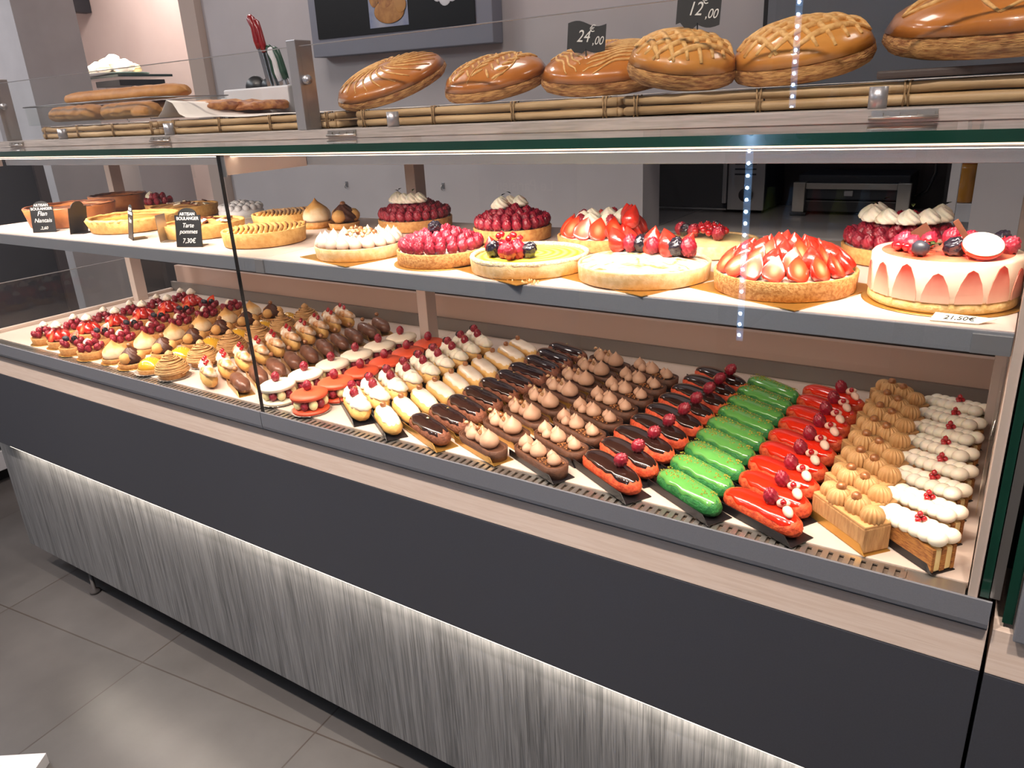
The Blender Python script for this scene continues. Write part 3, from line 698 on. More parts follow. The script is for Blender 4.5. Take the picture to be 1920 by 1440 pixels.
    P(MB().box(-2.46, .0312, .8562, 1.50, 1.3088, 1.3205), 'top_glass', 'glass'); P(MB().box(-2.46, .0312, .8545, .856, 1.3088, 1.3205), 'top_glass_edge', 'edge')
    P(MB().box(-2.46, .0312, .8538, .8560, 1.3068, 1.3086), 'bright_edge_strip', 'strip2')  # thin lip glows by itself to draw the light caught along the edge
    # front panes
    P(MB().box(XL, XS+.0112, .8492, .8552, .824, 1.3065), 'front_pane', 'glass'); P(MB().box(XS+.0135, .0135, .8492, .8552, .824, 1.3065), 'front_pane', 'glass')
    P(MB().box(XS+.0114, XS+.0133, .8490, .8554, .824, 1.3065), 'pane_joint', 'dark')
    P(MB().box(.0180, .0265, .868, 1.5, .824, 1.3065), 'end_glass', 'edge'); P(MB().box(.0275, .0370, .870, 1.5, .824, 1.3065), 'end_profile', 'steel')
case()

def upper():
    t = thing('upper_serving_shelf', 'pale grey wooden shelf board with glass sneeze guard on top of the case', 'shelf', (-1.2, 1.2, 1.3208))
    P = lambda mb, n, k: mb.obj(n, M[k], t, (1.2, -1.2, -1.3208))
    P(MB().bbox(-2.378, .25, 1.04, 1.47, 1.3209, 1.3365, .001), 'shelf_board', 'board')
    for x in (-2.372, -1.19):
        o = P(MB().bbox(x, x+.024, 1.052, 1.092, 1.3367, 1.494, .0015), 'guard_post', 'alu')
        for z in (1.425,):
            k = MB().tube([(x+.024, 1.066, z), (x+.038, 1.060, z)], .0085, 16); k.tube([(x+.038, 1.060, z), (x+.041, 1.059, z)], .0055, 12); k.obj('clamp_knob', M['alu'], t, (1.2, -1.2, -1.3208))
    P(MB().box(-2.346, -1.193, 1.0585, 1.0645, 1.3415, 1.482), 'guard_pane', 'glass'); P(MB().box(-1.163, .25, 1.0585, 1.0645, 1.3415, 1.482), 'guard_pane', 'glass')
    P(MB().box(-2.346, -1.193, 1.0585, 1.0645, 1.4822, 1.4834), 'pane_top_edge', 'alu'); P(MB().box(-1.163, .25, 1.0585, 1.0645, 1.4822, 1.4834), 'pane_top_edge', 'alu')
    for x in (-2.05, -1.60, -.945, -.172):
        P(MB().tube([(x, 1.051, 1.3367), (x, 1.051, 1.3615)], .0105, 20), 'standoff', 'alu')
    for x in (-2.27, -1.62, -1.06, -.14):
        h = MB().box(x-.035, x+.035, 1.0375, 1.0395, 1.3255, 1.3345)
        for k in range(4): h.box(x-.033+k*.018, x-.022+k*.018, 1.035, 1.0378, 1.3278, 1.3318)
        h.tube([(x-.038, 1.0365, 1.3265), (x+.036, 1.0365, 1.3265)], .002, 8); P(h, 'hinge', 'steel')
upper()

# ================================================================== SMALL PASTRIES ON THE TRAY
def v(name, cat, rz=0): return thing(name, '', cat, (0, 0, 0), rz)
def tartlet_base(t, k='shell', case_=True):
    if case_: child(t, 'goldround', 'cake_card')
    child(t, k, 'tart_shell', (0, 0, .0013))
def rt_A(q):
    t = v('raspberry_tartlet', 'tartlet', q); tartlet_base(t); tilt_ring(t, 'rasp', 'raspberry', 6, .023, .029, R(28), sc=1.05); tilt_ring(t, 'rasp', 'raspberry', 3, .010, .038, R(12), .4)
    child(t, 'rossm', 'cream_rosette', (-.002, .006, .046)); return t
def rt_B():
    t = v('strawberry_tartlet', 'tartlet'); tartlet_base(t)
    for k in range(7):
        a = 2*PI*k/7+.3; child(t, 'strawh' if k % 2 else 'straw', 'strawberry', (.021*math.cos(a), .021*math.sin(a), .032), (0, -R(32), a), 1.25) if k % 2 == 0 else child(t, 'strawh', 'strawberry_half', (.023*math.cos(a), .023*math.sin(a), .032), (R(-28), 0, a+PI/2), 1.25)
    child(t, 'straw', 'strawberry', (0, 0, .043), (0, 0, 0), 1.1); child(t, 'rosw', 'cream_rosette', (0, -.002, .054)); return t
def rt_C():
    t = v('mixed_berry_tartlet', 'tartlet'); tartlet_base(t)
    tilt_ring(t, 'rasp', 'raspberry', 5, .022, .029, R(25), -1.2, 1.05); child(t, 'blueb', 'blueberry', (.0, -.012, .041), (0, 0, 0), 1.1); child(t, 'blueb', 'blueberry', (-.013, -.008, .040), (.3, .2, 0), 1.1)
    child(t, 'blackb', 'blackberry', (.012, .002, .040), (.4, .5, 0)); child(t, 'strawh', 'strawberry_half', (-.004, .012, .042), (R(-40), .3, .3), 1.15); return t
def rt_D():
    t = v('raspberry_cream_tartlet', 'tartlet'); tartlet_base(t)
    tilt_ring(t, 'rasp', 'raspberry', 7, .024, .029, R(30), .2, 1.05); child(t, 'rossm', 'cream_rosette', (-.012, .002, .034)); child(t, 'rasp', 'raspberry', (.006, -.004, .039), (.5, 0, 0), 1.05); child(t, 'rasp', 'raspberry', (.008, .010, .040), (.2, .4, 0), 1.05); return t
def rt_E():
    t = v('lemon_meringue_tartlet', 'tartlet'); tartlet_base(t, 'shellthin'); child(t, 'flame', 'meringue_peak', (0, 0, .0105)); return t
def rt_F():
    t = v('chocolate_choux_tartlet', 'tartlet'); tartlet_base(t, 'shellthin')
    child(t, 'roschoc', 'chocolate_swirl', (0, .002, .014), (0, 0, .4), (1.12, 1.12, 1.25))
    for k, a in enumerate((-1.25, .85, 2.9)): child(t, 'puff', 'choux_ball', (.021*math.cos(a), .021*math.sin(a), .0265), (0, 0, a), 1.0)
    child(t, 'hazel', 'hazelnut', (0, .002, .056)); return t
def rt_G():
    t = v('lemon_dome_tartlet', 'tartlet'); child(t, 'case', 'paper_case'); child(t, 'shellthin', 'tart_shell', (0, 0, .0014)); child(t, 'dome', 'lemon_dome', (0, 0, .0115)); child(t, 'pearls', 'sugar_pearls', (0, 0, .0115)); return t
def rt_H():
    t = v('chestnut_cream_tartlet', 'tartlet'); child(t, 'case', 'paper_case', (.004, 0, 0)); child(t, 'shellthin', 'tart_shell', (0, 0, .0014), (0, 0, 0), (1, 1, 1.2)); child(t, 'montb', 'chestnut_vermicelli', (0, 0, .003)); child(t, 'monttop', 'small_rosette', (0, 0, .060)); return t
def ec_I():
    t = v('meringue_eclair', 'eclair', R(-27)); child(t, 'I_b', 'choux_body', (0, 0, .001)); child(t, 'mer_strip', 'toasted_meringue', (0, 0, .028), (0, 0, 0), (1.08, .95, 1.05))
    for x in (-.028, -.017, .002, .013, ): child(t, 'curr', 'redcurrant', (x, .002*(-1)**int(x*1000), .0465))
    return t
def ec_J():
    t = v('milk_chocolate_eclair', 'eclair', R(-26)); child(t, 'cardg', 'cake_card', (0, 0, 0), (0, 0, 0), (.78, .8, 1)); child(t, 'J_b', 'chocolate_coated_body', (0, 0, .0014)); child(t, 'hazel', 'hazelnut', (-.026, 0, .039), (0, 1.2, 0), .9); return t
def mac_(k, name):
    t = v(name, 'macaron'); child(t, 'case', 'paper_case', (0, 0, 0), (0, 0, 0), .93); child(t, k, 'bottom_macaron_shell', (0, 0, .0015), (0, 0, 0), (.97, .97, .75))
    for i in range(10):
        a = 2*PI*i/10+.15; c = (.0265*math.cos(a), .0265*math.sin(a), .0205)
        if i % 2: child(t, 'bulb', 'cream_bulb', c)
        else: child(t, 'rasp', 'raspberry', c, (0, 0, a), .98)
    child(t, k, 'top_macaron_shell', (0, 0, .030), (R(2), R(-2), 0), (.99, .99, 1)); child(t, 'rasp', 'raspberry', (-.002, .0, .053), (0, .15, 0), 1.1); return t
def ec_M():
    t = v('raspberry_cream_eclair', 'eclair', R(-33)); child(t, 'cardk', 'cake_card'); child(t, 'M_b', 'choux_body', (0, 0, .0014)); child(t, 'cream_swirl', 'whipped_cream', (0, 0, .026))
    child(t, 'blackb', 'blackberry', (-.043, .002, .045), (0, 1.1, .4)); child(t, 'rasp', 'raspberry', (-.025, .0, .049), (0, .5, 0), 1.1); child(t, 'rasp', 'raspberry', (.012, -.004, .047), (0, .2, 0), 1.1); child(t, 'hazel', 'hazelnut', (-.010, .002, .046), (0, 0, 0), .9); return t
def ec_N():
    t = v('white_iced_eclair', 'eclair', R(-32)); child(t, 'cardk', 'cake_card'); child(t, 'N_b', 'choux_body', (0, 0, .0014)); child(t, 'N_g', 'white_icing', (0, 0, .0014)); child(t, 'hazel', 'hazelnut', (-.030, 0, .037)); return t
def ec_O():
    t = v('dark_chocolate_eclair', 'eclair', R(-25)); child(t, 'cardg', 'cake_card'); child(t, 'O_b', 'choux_body', (0, 0, .0014)); child(t, 'O_g', 'chocolate_icing', (0, 0, .0014)); child(t, 'leafgold', 'gold_leaf', (-.002, 0, .035)); return t
def ec_P():
    t = v('praline_cream_tart_eclair', 'eclair', R(-24)); child(t, 'cardg', 'cake_card'); child(t, 'boat', 'chocolate_tart_case', (0, 0, .0014)); child(t, 'boatfill', 'chocolate_filling', (0, 0, .0016))
    for i, (x, y, s) in enumerate([(-.043, .003, .85), (-.022, -.006, .9), (-.018, .011, .75), (.002, .0, .95), (.026, -.002, 1.15)]): child(t, 'kissbig', 'cream_dome', (x, y, .0205), (0, 0, i), s)
    for i, (x, y, z) in enumerate([(-.045, -.006, .043), (-.030, -.002, .041), (-.008, .008, .042), (.008, -.009, .043)]): child(t, 'nut', 'chopped_hazelnut', (x, y, z), (i, .5*i, 0), .9)
    child(t, 'hazel', 'hazelnut', (-.012, -.002, .043), (1, .3, 0), .75); return t
def ec_Q():
    t = v('small_dome_praline_eclair', 'eclair', R(-24)); child(t, 'cardk', 'cake_card'); child(t, 'boat', 'chocolate_tart_case', (0, 0, .0014)); child(t, 'boatfill', 'chocolate_filling', (0, 0, .0016)); child(t, 'pralcr', 'praline_crumbs')
    for i, (x, y, s) in enumerate([(-.045, .0, 1.15), (-.026, -.009, .85), (-.025, .009, .85), (-.002, -.003, 1.25), (.020, .009, .75), (.040, .0, 1.0)]): child(t, 'kisssm', 'cream_dome', (x, y, .0205), (0, 0, i), s)
    return t
S['pralcr'] = crumbs('praline_crumbs', M['crumb'], 80, .05, .015, .0205, 6, .0019)
def ec_R():
    t = v('red_chocolate_raspberry_eclair', 'eclair', R(-27)); child(t, 'cardk', 'cake_card'); child(t, 'R_b', 'choux_body', (0, 0, .0014)); child(t, 'R_g', 'chocolate_icing', (0, 0, .0014)); child(t, 'rasp', 'raspberry', (.024, .001, .043), (0, .6, .4), 1.2); child(t, 'hazel', 'hazelnut', (.010, .005, .038), (1, 0, 0), .8); return t
def ec_S():
    t = v('green_pistachio_eclair', 'eclair', R(-30)); child(t, 'cardk', 'cake_card'); child(t, 'S_b', 'choux_body', (0, 0, .0014)); child(t, 'S_g', 'green_icing', (0, 0, .0014)); child(t, 'pist', 'pistachio_crumbs', (0, 0, .0014)); return t
def ec_T():
    t = v('red_raspberry_petal_eclair', 'eclair', R(-28)); child(t, 'cardk', 'cake_card'); child(t, 'T_b', 'choux_body', (0, 0, .0014)); child(t, 'T_g', 'red_icing', (0, 0, .0014))
    child(t, 'rasp', 'raspberry', (.012, .001, .043), (0, -.3, .9), (1.25, 1.1, 1.35)); child(t, 'petal', 'cream_petal', (.028, .004, .039), (0, -.3, .2)); child(t, 'petal', 'cream_petal', (.042, -.002, .036), (0, .3, -.5)); child(t, 'curr', 'redcurrant', (.034, -.001, .044)); return t
mb = MB()
mb.bbox(-.05, .05, -.0195, .0195, 0, .034, .002)
S['cakeblock'] = mb.mesh('coffee_cake_block', M['mocha'])
S['cakecream'] = MB().bbox(-.0495, .0495, -.019, .019, .0335, .0375, .0015).mesh('coffee_cream_layer', M['rosette'])
def ck_U():
    t = v('coffee_cream_cake', 'cake', R(-43)); child(t, 'cardg', 'cake_card', (0, 0, 0), (0, 0, 0), (.8, .92, 1)); child(t, 'cakeblock', 'cake_block', (0, 0, .0014)); child(t, 'cakecream', 'cream_layer', (0, 0, .0014))
    for i, (x, y, s) in enumerate([(-.037, -.002, .95), (-.016, -.006, 1.1), (-.014, .011, .9), (.012, .0, 1.15), (.037, .001, 1.05)]): child(t, 'rosc', 'coffee_rosette', (x, y, .0375), (0, 0, i), s)
    for x in (-.016, .012): child(t, 'hazel', 'hazelnut', (x, -.004, .060), (1.2, x*40, 0), 1.0)
    return t
mb = MB(); 
for y0, y1 in ((-.020, -.0145), (-.0045, .0035), (.0135, .0195)): mb.bbox(-.051, .051, y0, y1, 0, .036, .001)
S['puffsheets'] = mb.mesh('puff_pastry_sheets', M['mille'])
mb = MB()
for y0, y1 in ((-.0145, -.0046), (.0036, .0134)): mb.bbox(-.0505, .0505, y0, y1, .001, .0355, .002)
S['vancream'] = mb.mesh('vanilla_cream_layers', M['custard'])
def ck_V():
    t = v('cream_mille_feuille', 'cake', R(-38)); child(t, 'cardk', 'cake_card', (0, 0, 0), (0, 0, 0), (.8, .92, 1)); child(t, 'puffsheets', 'puff_pastry_sheets', (0, 0, .0014)); child(t, 'vancream', 'vanilla_cream_layers', (0, 0, .0014)); child(t, 'cream_petals', 'whipped_cream', (0, 0, .0375))
    for c in ((.0, .0, .056), (.007, .004, .056), (.006, -.005, .0555), (.0035, 0, .0625)): child(t, 'curr', 'redcurrant', c, (0, 0, 0), 1.0)
    return t
SIZE = {'raspberry_tartlet': .96, 'strawberry_tartlet': .97, 'mixed_berry_tartlet': .97, 'raspberry_cream_tartlet': .97, 'lemon_meringue_tartlet': .89, 'chocolate_choux_tartlet': .92, 'lemon_dome_tartlet': .90, 'chestnut_cream_tartlet': .86,
    'meringue_eclair': 1.1, 'white_iced_eclair': .93, 'praline_cream_tart_eclair': .91, 'small_dome_praline_eclair': .95, 'red_chocolate_raspberry_eclair': 1.07, 'cream_mille_feuille': .88}
def pastries():
    def run(protos, xs, y0, y1, n, label, group, **k):
        for p in protos: BASE[p.name] = p.rotation_euler.z; p.scale = (SIZE.get(p.name.split('.')[0], 1),)*3
        column(protos, xs, lin_(y0, y1, n), label, group, **k)
    run([rt_A(0), rt_A(.5)], (-2.160, -2.155), .920, 1.345, 6, 'raspberry tartlet topped with a cream rosette, in the far left column, #', 'raspberry tartlets with a cream rosette', rj=0)
    run([rt_B()], (-2.078, -2.072), .922, 1.330, 6, 'glazed strawberry tartlet topped with a cream rosette, #', 'strawberry tartlets', rj=0)
    run([rt_C()], (-1.985, -1.985), .905, 1.322, 6, 'berry tartlet with a strawberry half and blueberries, #', 'mixed berry tartlets')
    run([rt_D()], (-1.898, -1.905), .905, 1.340, 6, 'raspberry tartlet with cream beside the berries, next to the meringue tartlets, #', 'raspberry and cream tartlets')
    run([rt_E()], (-1.808, -1.815), .912, 1.338, 6, 'lemon tartlet under one pointed toasted meringue peak, #', 'lemon meringue tartlets')
    run([rt_F()], (-1.728, -1.742), .908, 1.350, 6, 'tartlet with chocolate swirl and three choux balls, #', 'chocolate choux tartlets')
    run([rt_G()], (-1.645, -1.660), .905, 1.338, 6, 'tartlet with glossy yellow lemon dome and sugar pearls, #', 'lemon dome tartlets')
    run([rt_H()], (-1.560, -1.600), .905, 1.352, 6, 'tall beige chestnut vermicelli tartlet, #', 'chestnut cream tartlets')
    run([ec_I()], (-1.443, -1.505), .915, 1.40, 10, 'small choux eclair with toasted meringue and redcurrants, #', 'meringue and redcurrant eclairs')
    run([ec_J()], (-1.345, -1.372), .922, 1.40, 10, 'milk chocolate coated eclair with one hazelnut, #', 'milk chocolate eclairs')
    run([mac_('macw', 'white_raspberry_macaron')], (-1.208, -1.196), .912, 1.285, 6, 'white macaron filled with raspberries and cream, #', 'white raspberry macarons')
    run([mac_('macr', 'coral_raspberry_macaron')], (-1.110, -1.104), .905, 1.275, 6, 'coral red macaron filled with raspberries and cream, #', 'coral raspberry macarons')
    run([ec_M()], (-1.016, -1.03), .938, 1.365, 9, 'eclair with whipped cream, raspberries and a blackberry, #', 'raspberry cream eclairs')
    run([ec_N()], (-.915, -.918), .915, 1.385, 10, 'eclair with white icing and one hazelnut, #', 'white iced eclairs')
    run([ec_O()], (-.818, -.812), .915, 1.40, 10, 'brown eclair with dark chocolate icing and a gold leaf fleck, #', 'dark chocolate eclairs')
    run([ec_P()], (-.700, -.695), .912, 1.375, 8, 'boat shaped chocolate tart with large cream domes and whole hazelnut pieces, #', 'large dome praline tarts')
    run([ec_Q()], (-.585, -.582), .908, 1.350, 8, 'boat shaped chocolate tart with six small cream domes and praline crumbs, #', 'small dome praline tarts')
    run([ec_R()], (-.466, -.452), .914, 1.372, 9, 'red choux eclair with dark chocolate icing and one raspberry, #', 'red and chocolate eclairs')
    run([ec_S()], (-.343, -.350), .910, 1.362, 9, 'bright green iced eclair with pistachio crumbs, #', 'green pistachio eclairs')
    run([ec_T()], (-.238, -.244), .905, 1.365, 9, 'shiny red iced eclair with raspberry and pink cream petals, #', 'red raspberry eclairs')
    run([ck_U()], (-.133, -.140), .930, 1.370, 8, 'long coffee cream cake with piped rosettes and hazelnuts, #', 'coffee cream cakes')
    run([ck_V()], (-.056, -.052), .920, 1.365, 8, 'mille-feuille with white cream petals and redcurrants, #', 'cream mille-feuilles')
pastries()

# ================================================================== LARGE TARTS ON THE MIDDLE SHELF
SZ = 1.1281
def rings(t, key, name, r0, n0, z, tilt, dr, rise=.004, sc=1.0, upto=3, rmin=.0, skip=None, jit=.0012, lean_in=True):
    """fruit standing in rings"""
    r = r0; i = 0; k = 0
    while r > rmin and k < upto:
        n = max(1, int(round(n0*r/r0)))
        for j in range(n):
            a = 2*PI*j/n+k*.37
            x, y = r*math.cos(a), r*math.sin(a)
            if skip and skip(x, y): continue
            child(t, key, name, (x+random.uniform(-jit, jit), y+random.uniform(-jit, jit), z+rise*k), (random.uniform(-.2, .2), tilt*(1-.3*k), a), sc*random.uniform(.93, 1.06))
        r -= dr; k += 1
def card(t, mat, w_, rz=0, x=0, y=0): MB().box(-w_/2, w_/2, -w_/2, w_/2, 0, .0012).obj('cake_card', M[mat], t, (x, y, 0), (0, 0, rz))
def roundcard(t, r, mat='gold'): put('cake_card', disc('card', M[mat], r, 0, .0012, 48, 0), t)
def shellp(t, r, h, mat, r0=None, lip=.005, dip=.004, flutes=0, na=.01): put('tart_shell', shell_mesh('tart_shell', M[mat], r, h, r0, lip, dip, flutes, na, 96), t, (0, 0, .0013))
def topdisc(t, name, mat, r, z, h=.004, fn=None, n=72, m_=16):
    vs = []; fs = []
    for i in range(m_+1):
        rr_ = r*(1-i/m_)
        for k in range(n):
            a = 2*PI*k/n; x, y = rr_*math.cos(a), rr_*math.sin(a); zz = z+h*(1-(rr_/r)**4)+(fn(x, y) if fn else 0)*(1 if i else 0)
            vs.append((x, y, zz))
    for i in range(m_):
        for k in range(n): a = i*n+k; b = i*n+(k+1) % n; fs.append((a, b, b+n, a+n))
    fs.append(tuple(range(n-1, -1, -1)))
    return MB().add(vs, fs).obj(name, mat if not isinstance(mat, str) else M[mat], t)
def tart(name, label, x, y): return thing(name, label, 'tart', (x, y, SZ))
def tarts():
    # baked flans
    for i, (x, y, r, lab) in enumerate([(-2.068, 1.035, .108, 'large deep brown baked flan behind the Flan Nantais price tag'), (-2.19, 1.235, .078, 'small deep brown flan behind the larger one, left end of middle shelf')]):
        t = tart('baked_flan', lab, x, y); shellp(t, r, .047, 'flanside', r*.9, .006, .008, 0, .02); topdisc(t, 'flan_top', 'flan', r-.006, .039, .004, lambda a, b: .003*nz(a, b, i, 40))
        mb = MB(); mb.tube([((r-.004+.002*nz(k, 1, 2, .7))*math.cos(2*PI*k/60), (r-.004)*math.sin(2*PI*k/60), .0475+.002*nz(k, 3, i, .9)) for k in range(61)], .0032, 6); mb.obj('burnt_rim', M['burnt'], t)
    # custard tart with fluted crust
    t = tart('custard_tart', 'golden custard tart with fluted crust, behind the side-on blank tag', -1.786, 1.035); shellp(t, .104, .028, 'appleside', .096, .007, .006, 34, .015)
    topdisc(t, 'custard_top', 'custtop', .097, .022, .004, lambda a, b: .002*nz(a, b, 0, 30))
    mb = MB(); mb.tube([((.1+.0015*nz(k, 1, 9, .8))*math.cos(2*PI*k/70), .1*math.sin(2*PI*k/70), .029+.002*nz(k, 5, 1, .9)) for k in range(71)], .0042, 6); mb.obj('raised_crust_rim', M['appleside'], t)
    def almond(name, lab, x, y, r, seed):
        t = tart(name, lab, x, y); shellp(t, r, .028, 'appleside', r*.95, .006, .005, 0, .02); topdisc(t, 'almond_topping', 'almond', r-.005, .024, .006, lambda a, b: .003*nz(a, b, seed, 60))
        rr = random.Random(seed)
        for k in range(18):
            a = rr.uniform(0, 2*PI); q = rr.uniform(.1, .85)*r
            mb = MB().bbox(-.009, .009, -.004, .004, 0, .0035, .001); mb.obj('almond_flake', M['card' if k % 3 == 0 else 'burnt'], t, (q*math.cos(a), q*math.sin(a), .030), (rr.uniform(-.4, .4), rr.uniform(-.3, .3), rr.uniform(0, 3)))
    almond('almond_tart', 'sugar dusted tart with dark almond flakes, behind the golden custard tart', -1.865, 1.225, .086, 11)
    almond('almond_tart', 'sugar dusted almond tart behind the arched price tag with 7,30', -1.50, 1.025, .086, 12)
    # apple tarts with burnt strips
    def apple(name, lab, x, y, r, seed):
        t = tart(name, lab, x, y); shellp(t, r, .028, 'appleside', r*.97, .005, .004, 0, .012); topdisc(t, 'custard_bed', 'apple', r-.005, .0245, .003)
        for k in range(16):
            yy = -r*.85+k*r*1.7/15; hw = math.sqrt(max(0, (r-.008)**2-yy*yy))
            if hw < .01: continue
            pts = [(-hw+2*hw*j/10, yy+.010*math.sin(PI*j/10), .027+.0035*math.sin(PI*j/10)+.002*nz(j, k, seed, .5)) for j in range(11)]
            mb = MB().tube(pts, [.0042+.0012*nz(j, k, 4, .6) for j in range(11)], 6); o = mb.obj('apple_slice', M['apple'], t, (0, 0, 0), (0, 0, R(-35)))
            if k % 2: MB().tube([(p[0], p[1]+.0035, p[2]+.003) for p in pts[3:9]], .0009, 5).obj('burnt_edge', M['burnt'], o)
    apple('apple_tart', 'golden apple slice tart behind the dark glass joint on the middle shelf', -1.268, .998, .082, 1)
    apple('apple_tart', 'browner apple tart standing behind the golden apple slice tart', -1.425, 1.19, .076, 2)
    # small things at the back left
    t = tart('raspberry_tart', 'small raspberry tart with one cream rosette, at the back of the left shelf', -2.05, 1.272); shellp(t, .04, .02, 'shell', .038, .004); tilt_ring(t, 'rasp', 'raspberry', 9, .030, .03, R(25), sc=1.1); tilt_ring(t, 'rasp', 'raspberry', 5, .014, .041, R(15), .3, 1.1); child(t, 'rosw', 'cream_rosette', (-.024, -.006, .036), (0, 0, 0), 1.1)
    t = tart('sugar_ball_cake', 'cake covered in pale white sugar balls, behind the almond tarts', -1.68, 1.262); roundcard(t, .062, 'card'); MB().lathe([(.054, 0), (.056, .012), (.05, .022), (.001, .024)], 40).obj('cake_base', M['whiteball'], t, (0, 0, .0012))
    for r, n, z in ((.047, 16, .024), (.03, 10, .028), (.012, 5, .032)): tilt_ring(t, 'whiteb', 'sugar_ball', n, r, z, 0)
    # single portions
    t = tart('lemon_meringue_tartlet', 'single toasted meringue tartlet standing on the middle shelf', -1.318, 1.185); t['category'] = 'tartlet'; tartlet_base(t, 'shellthin', True); child(t, 'flame', 'meringue_peak', (0, 0, .0115))
    t = tart('chocolate_choux_tartlet', 'single chocolate swirl and choux ball tartlet on the middle shelf', -1.240, 1.19); t['category'] = 'tartlet'; tartlet_base(t, 'shellthin'); child(t, 'roschoc', 'chocolate_swirl', (0, .002, .014), (0, 0, .4), (1.12, 1.12, 1.25))
    for k, a in enumerate((-1.25, .85, 2.9)): child(t, 'puff', 'choux_ball', (.021*math.cos(a), .021*math.sin(a), .0265), (0, 0, a))
    child(t, 'hazel', 'hazelnut', (0, .002, .051))
    # cocoa kiss tart
    t = tart('cocoa_kiss_tart', 'pale tart covered in pointed cocoa cream kisses and chopped nuts', -.971, .962); card(t, 'gold', .155, R(-14)); shellp(t, .078, .021, 'shell2', .076, .004)
    topdisc(t, 'chocolate_filling', 'ganache', .074, .018, .002); tilt_ring(t, 'kisstart', 'cream_kiss', 19, .066, .0205, 0, .1, 1.1); tilt_ring(t, 'kisstart', 'cream_kiss', 14, .048, .0205, 0, .3, 1.0); tilt_ring(t, 'kisstart', 'cream_kiss', 8, .029, .0205, 0, .1, 1.0)
    rr = random.Random(4)
    for k in range(26):
        a = rr.uniform(0, 2*PI); q = rr.uniform(0, .05); child(t, 'nut' if k % 3 else 'hazel', 'chopped_hazelnut', (q*math.cos(a), q*math.sin(a), .040), (rr.uniform(-1, 1), rr.uniform(-1, 1), 0), .75)
    # raspberry tart
    t = tart('raspberry_tart', 'round raspberry tart with one blackberry, in front on the middle shelf', -.790, .965); roundcard(t, .079); shellp(t, .073, .022, 'shell3', .072, .004); topdisc(t, 'cream_filling', 'cream', .069, .02, .004)
    rings(t, 'rasp2', 'raspberry', .061, 21, .031, R(18), .0165, .006, 1.12, 4, .004); child(t, 'blackb', 'blackberry', (.0, -.012, .056), (1.3, .4, .5), 1.5)
    # lemon tart
    t = tart('lemon_tart', 'bright yellow tart with coconut rim and a cluster of berries', -.622, .968); card(t, 'gold', .17, R(-22)); shellp(t, .0905, .022, 'shell2', .089, .004)
    topdisc(t, 'lemon_top', 'yellow', .0865, .0195, .0035); 
    mb = MB(); mb.tube([((.087+.0015*nz(k, 1, 2, .9))*math.cos(2*PI*k/80), (.087+.0015*nz(k, 7, 2, .9))*math.sin(2*PI*k/80), .0215) for k in range(81)], .0042, 7); mb.obj('coconut_rim', M['coco'], t)
    S['crumb2'] = crumbs('cake_crumbs', M['shell2'], 70, .075, .012, .0014, 8, .0022); child(t, 'crumb2', 'fallen_crumbs', (0, -.068, 0), (0, 0, R(-20)))
    for x, y, k, s in [(-.035, -.044, 'blackb', 1.5), (-.012, -.047, 'rasp', 1.3), (.004, -.058, 'rasp', 1.25), (.006, -.040, 'rasp', 1.5), (.022, -.034, 'blackb', 1.4), (-.048, -.030, 'straw', 1.1), (-.030, -.028, 'rasp2', 1.2), (-.012, -.028, 'rasp', 1.2)]: child(t, k, {'blackb': 'blackberry', 'rasp': 'raspberry', 'rasp2': 'raspberry', 'straw': 'strawberry'}[k], (x, y, .035), (random.uniform(-.6, .6), random.uniform(-.6, .6), 0), s)
    for k in range(14): a = k*1.7; child(t, 'curr', 'redcurrant', (-.018+.018*math.cos(a), -.026+.013*math.sin(a), .047+.006*math.sin(k*2.3)), (0, 0, 0), 1.1)
    # meringue tart
    t = tart('meringue_tart', 'white toasted meringue tart crowned with strawberry halves and blackberries', -.437, .972); card(t, 'gold', .165, R(-22)); shellp(t, .0915, .022, 'shell2', .09, .004)
    topdisc(t, 'meringue_top', 'meringtop', .0895, .0195, .010, lambda a, b: .0035*nz(a*1.2, b*3, 1, 40)+.0015*nz(a, b, 1, 110), 96, 30)
    for x, y, k, s, q in [(-.050, .010, 'strawh', 1.5, .4), (-.028, .004, 'rasp', 1.3, 0), (-.012, .006, 'blackb', 1.4, 0), (.004, .012, 'strawh', 1.7, -.2), (.010, -.004, 'rasp', 1.2, 0), (.024, .014, 'blackb', 1.3, 0), (.030, .004, 'strawh', 1.6, .3), (.043, -.002, 'blackb', 1.5, .2), (.058, .012, 'strawh', 1.5, -.5), (.060, .0, 'rasp', 1.4, 0), (-.036, .022, 'strawh', 1.4, .3)]:
        child(t, k, {'blackb': 'blackberry', 'rasp': 'raspberry', 'strawh': 'strawberry_half'}[k], (x, y+.012, .043), (q*.5, q, q+(PI if k == 'strawh' else 0)), s)
    # strawberry tart
    t = tart('strawberry_tart', 'tart heaped with glazed strawberry halves, next to the tall strawberry cake', -.247, .976); card(t, 'gold', .165, R(-24)); shellp(t, .0865, .024, 'shell3', .085, .004); topdisc(t, 'cream_filling', 'cream', .084, .021, .006)
    for k in range(17): a = 2*PI*k/17; child(t, 'strawh', 'strawberry_half', (.073*math.cos(a), .073*math.sin(a), .037), (R(-38), .25, a+PI/2+.15), 1.35)
    for k in range(14): a = 2*PI*k/14+.2; child(t, 'strawh' if k % 2 else 'straw', 'strawberry_half' if k % 2 else 'strawberry', (.052*math.cos(a), .052*math.sin(a), .043), (R(-30), .2, a+PI/2), 1.3)
    for k in range(9): a = 2*PI*k/9; child(t, 'straw' if k % 2 else 'strawh', 'strawberry' if k % 2 else 'strawberry_half', (.030*math.cos(a), .030*math.sin(a), .048), (R(-22), 0, a+PI/2), 1.3)
    for k in range(3): a = 2*PI*k/3; child(t, 'straw', 'strawberry', (.010*math.cos(a), .010*math.sin(a), .052), (.2, 0, a), 1.3)
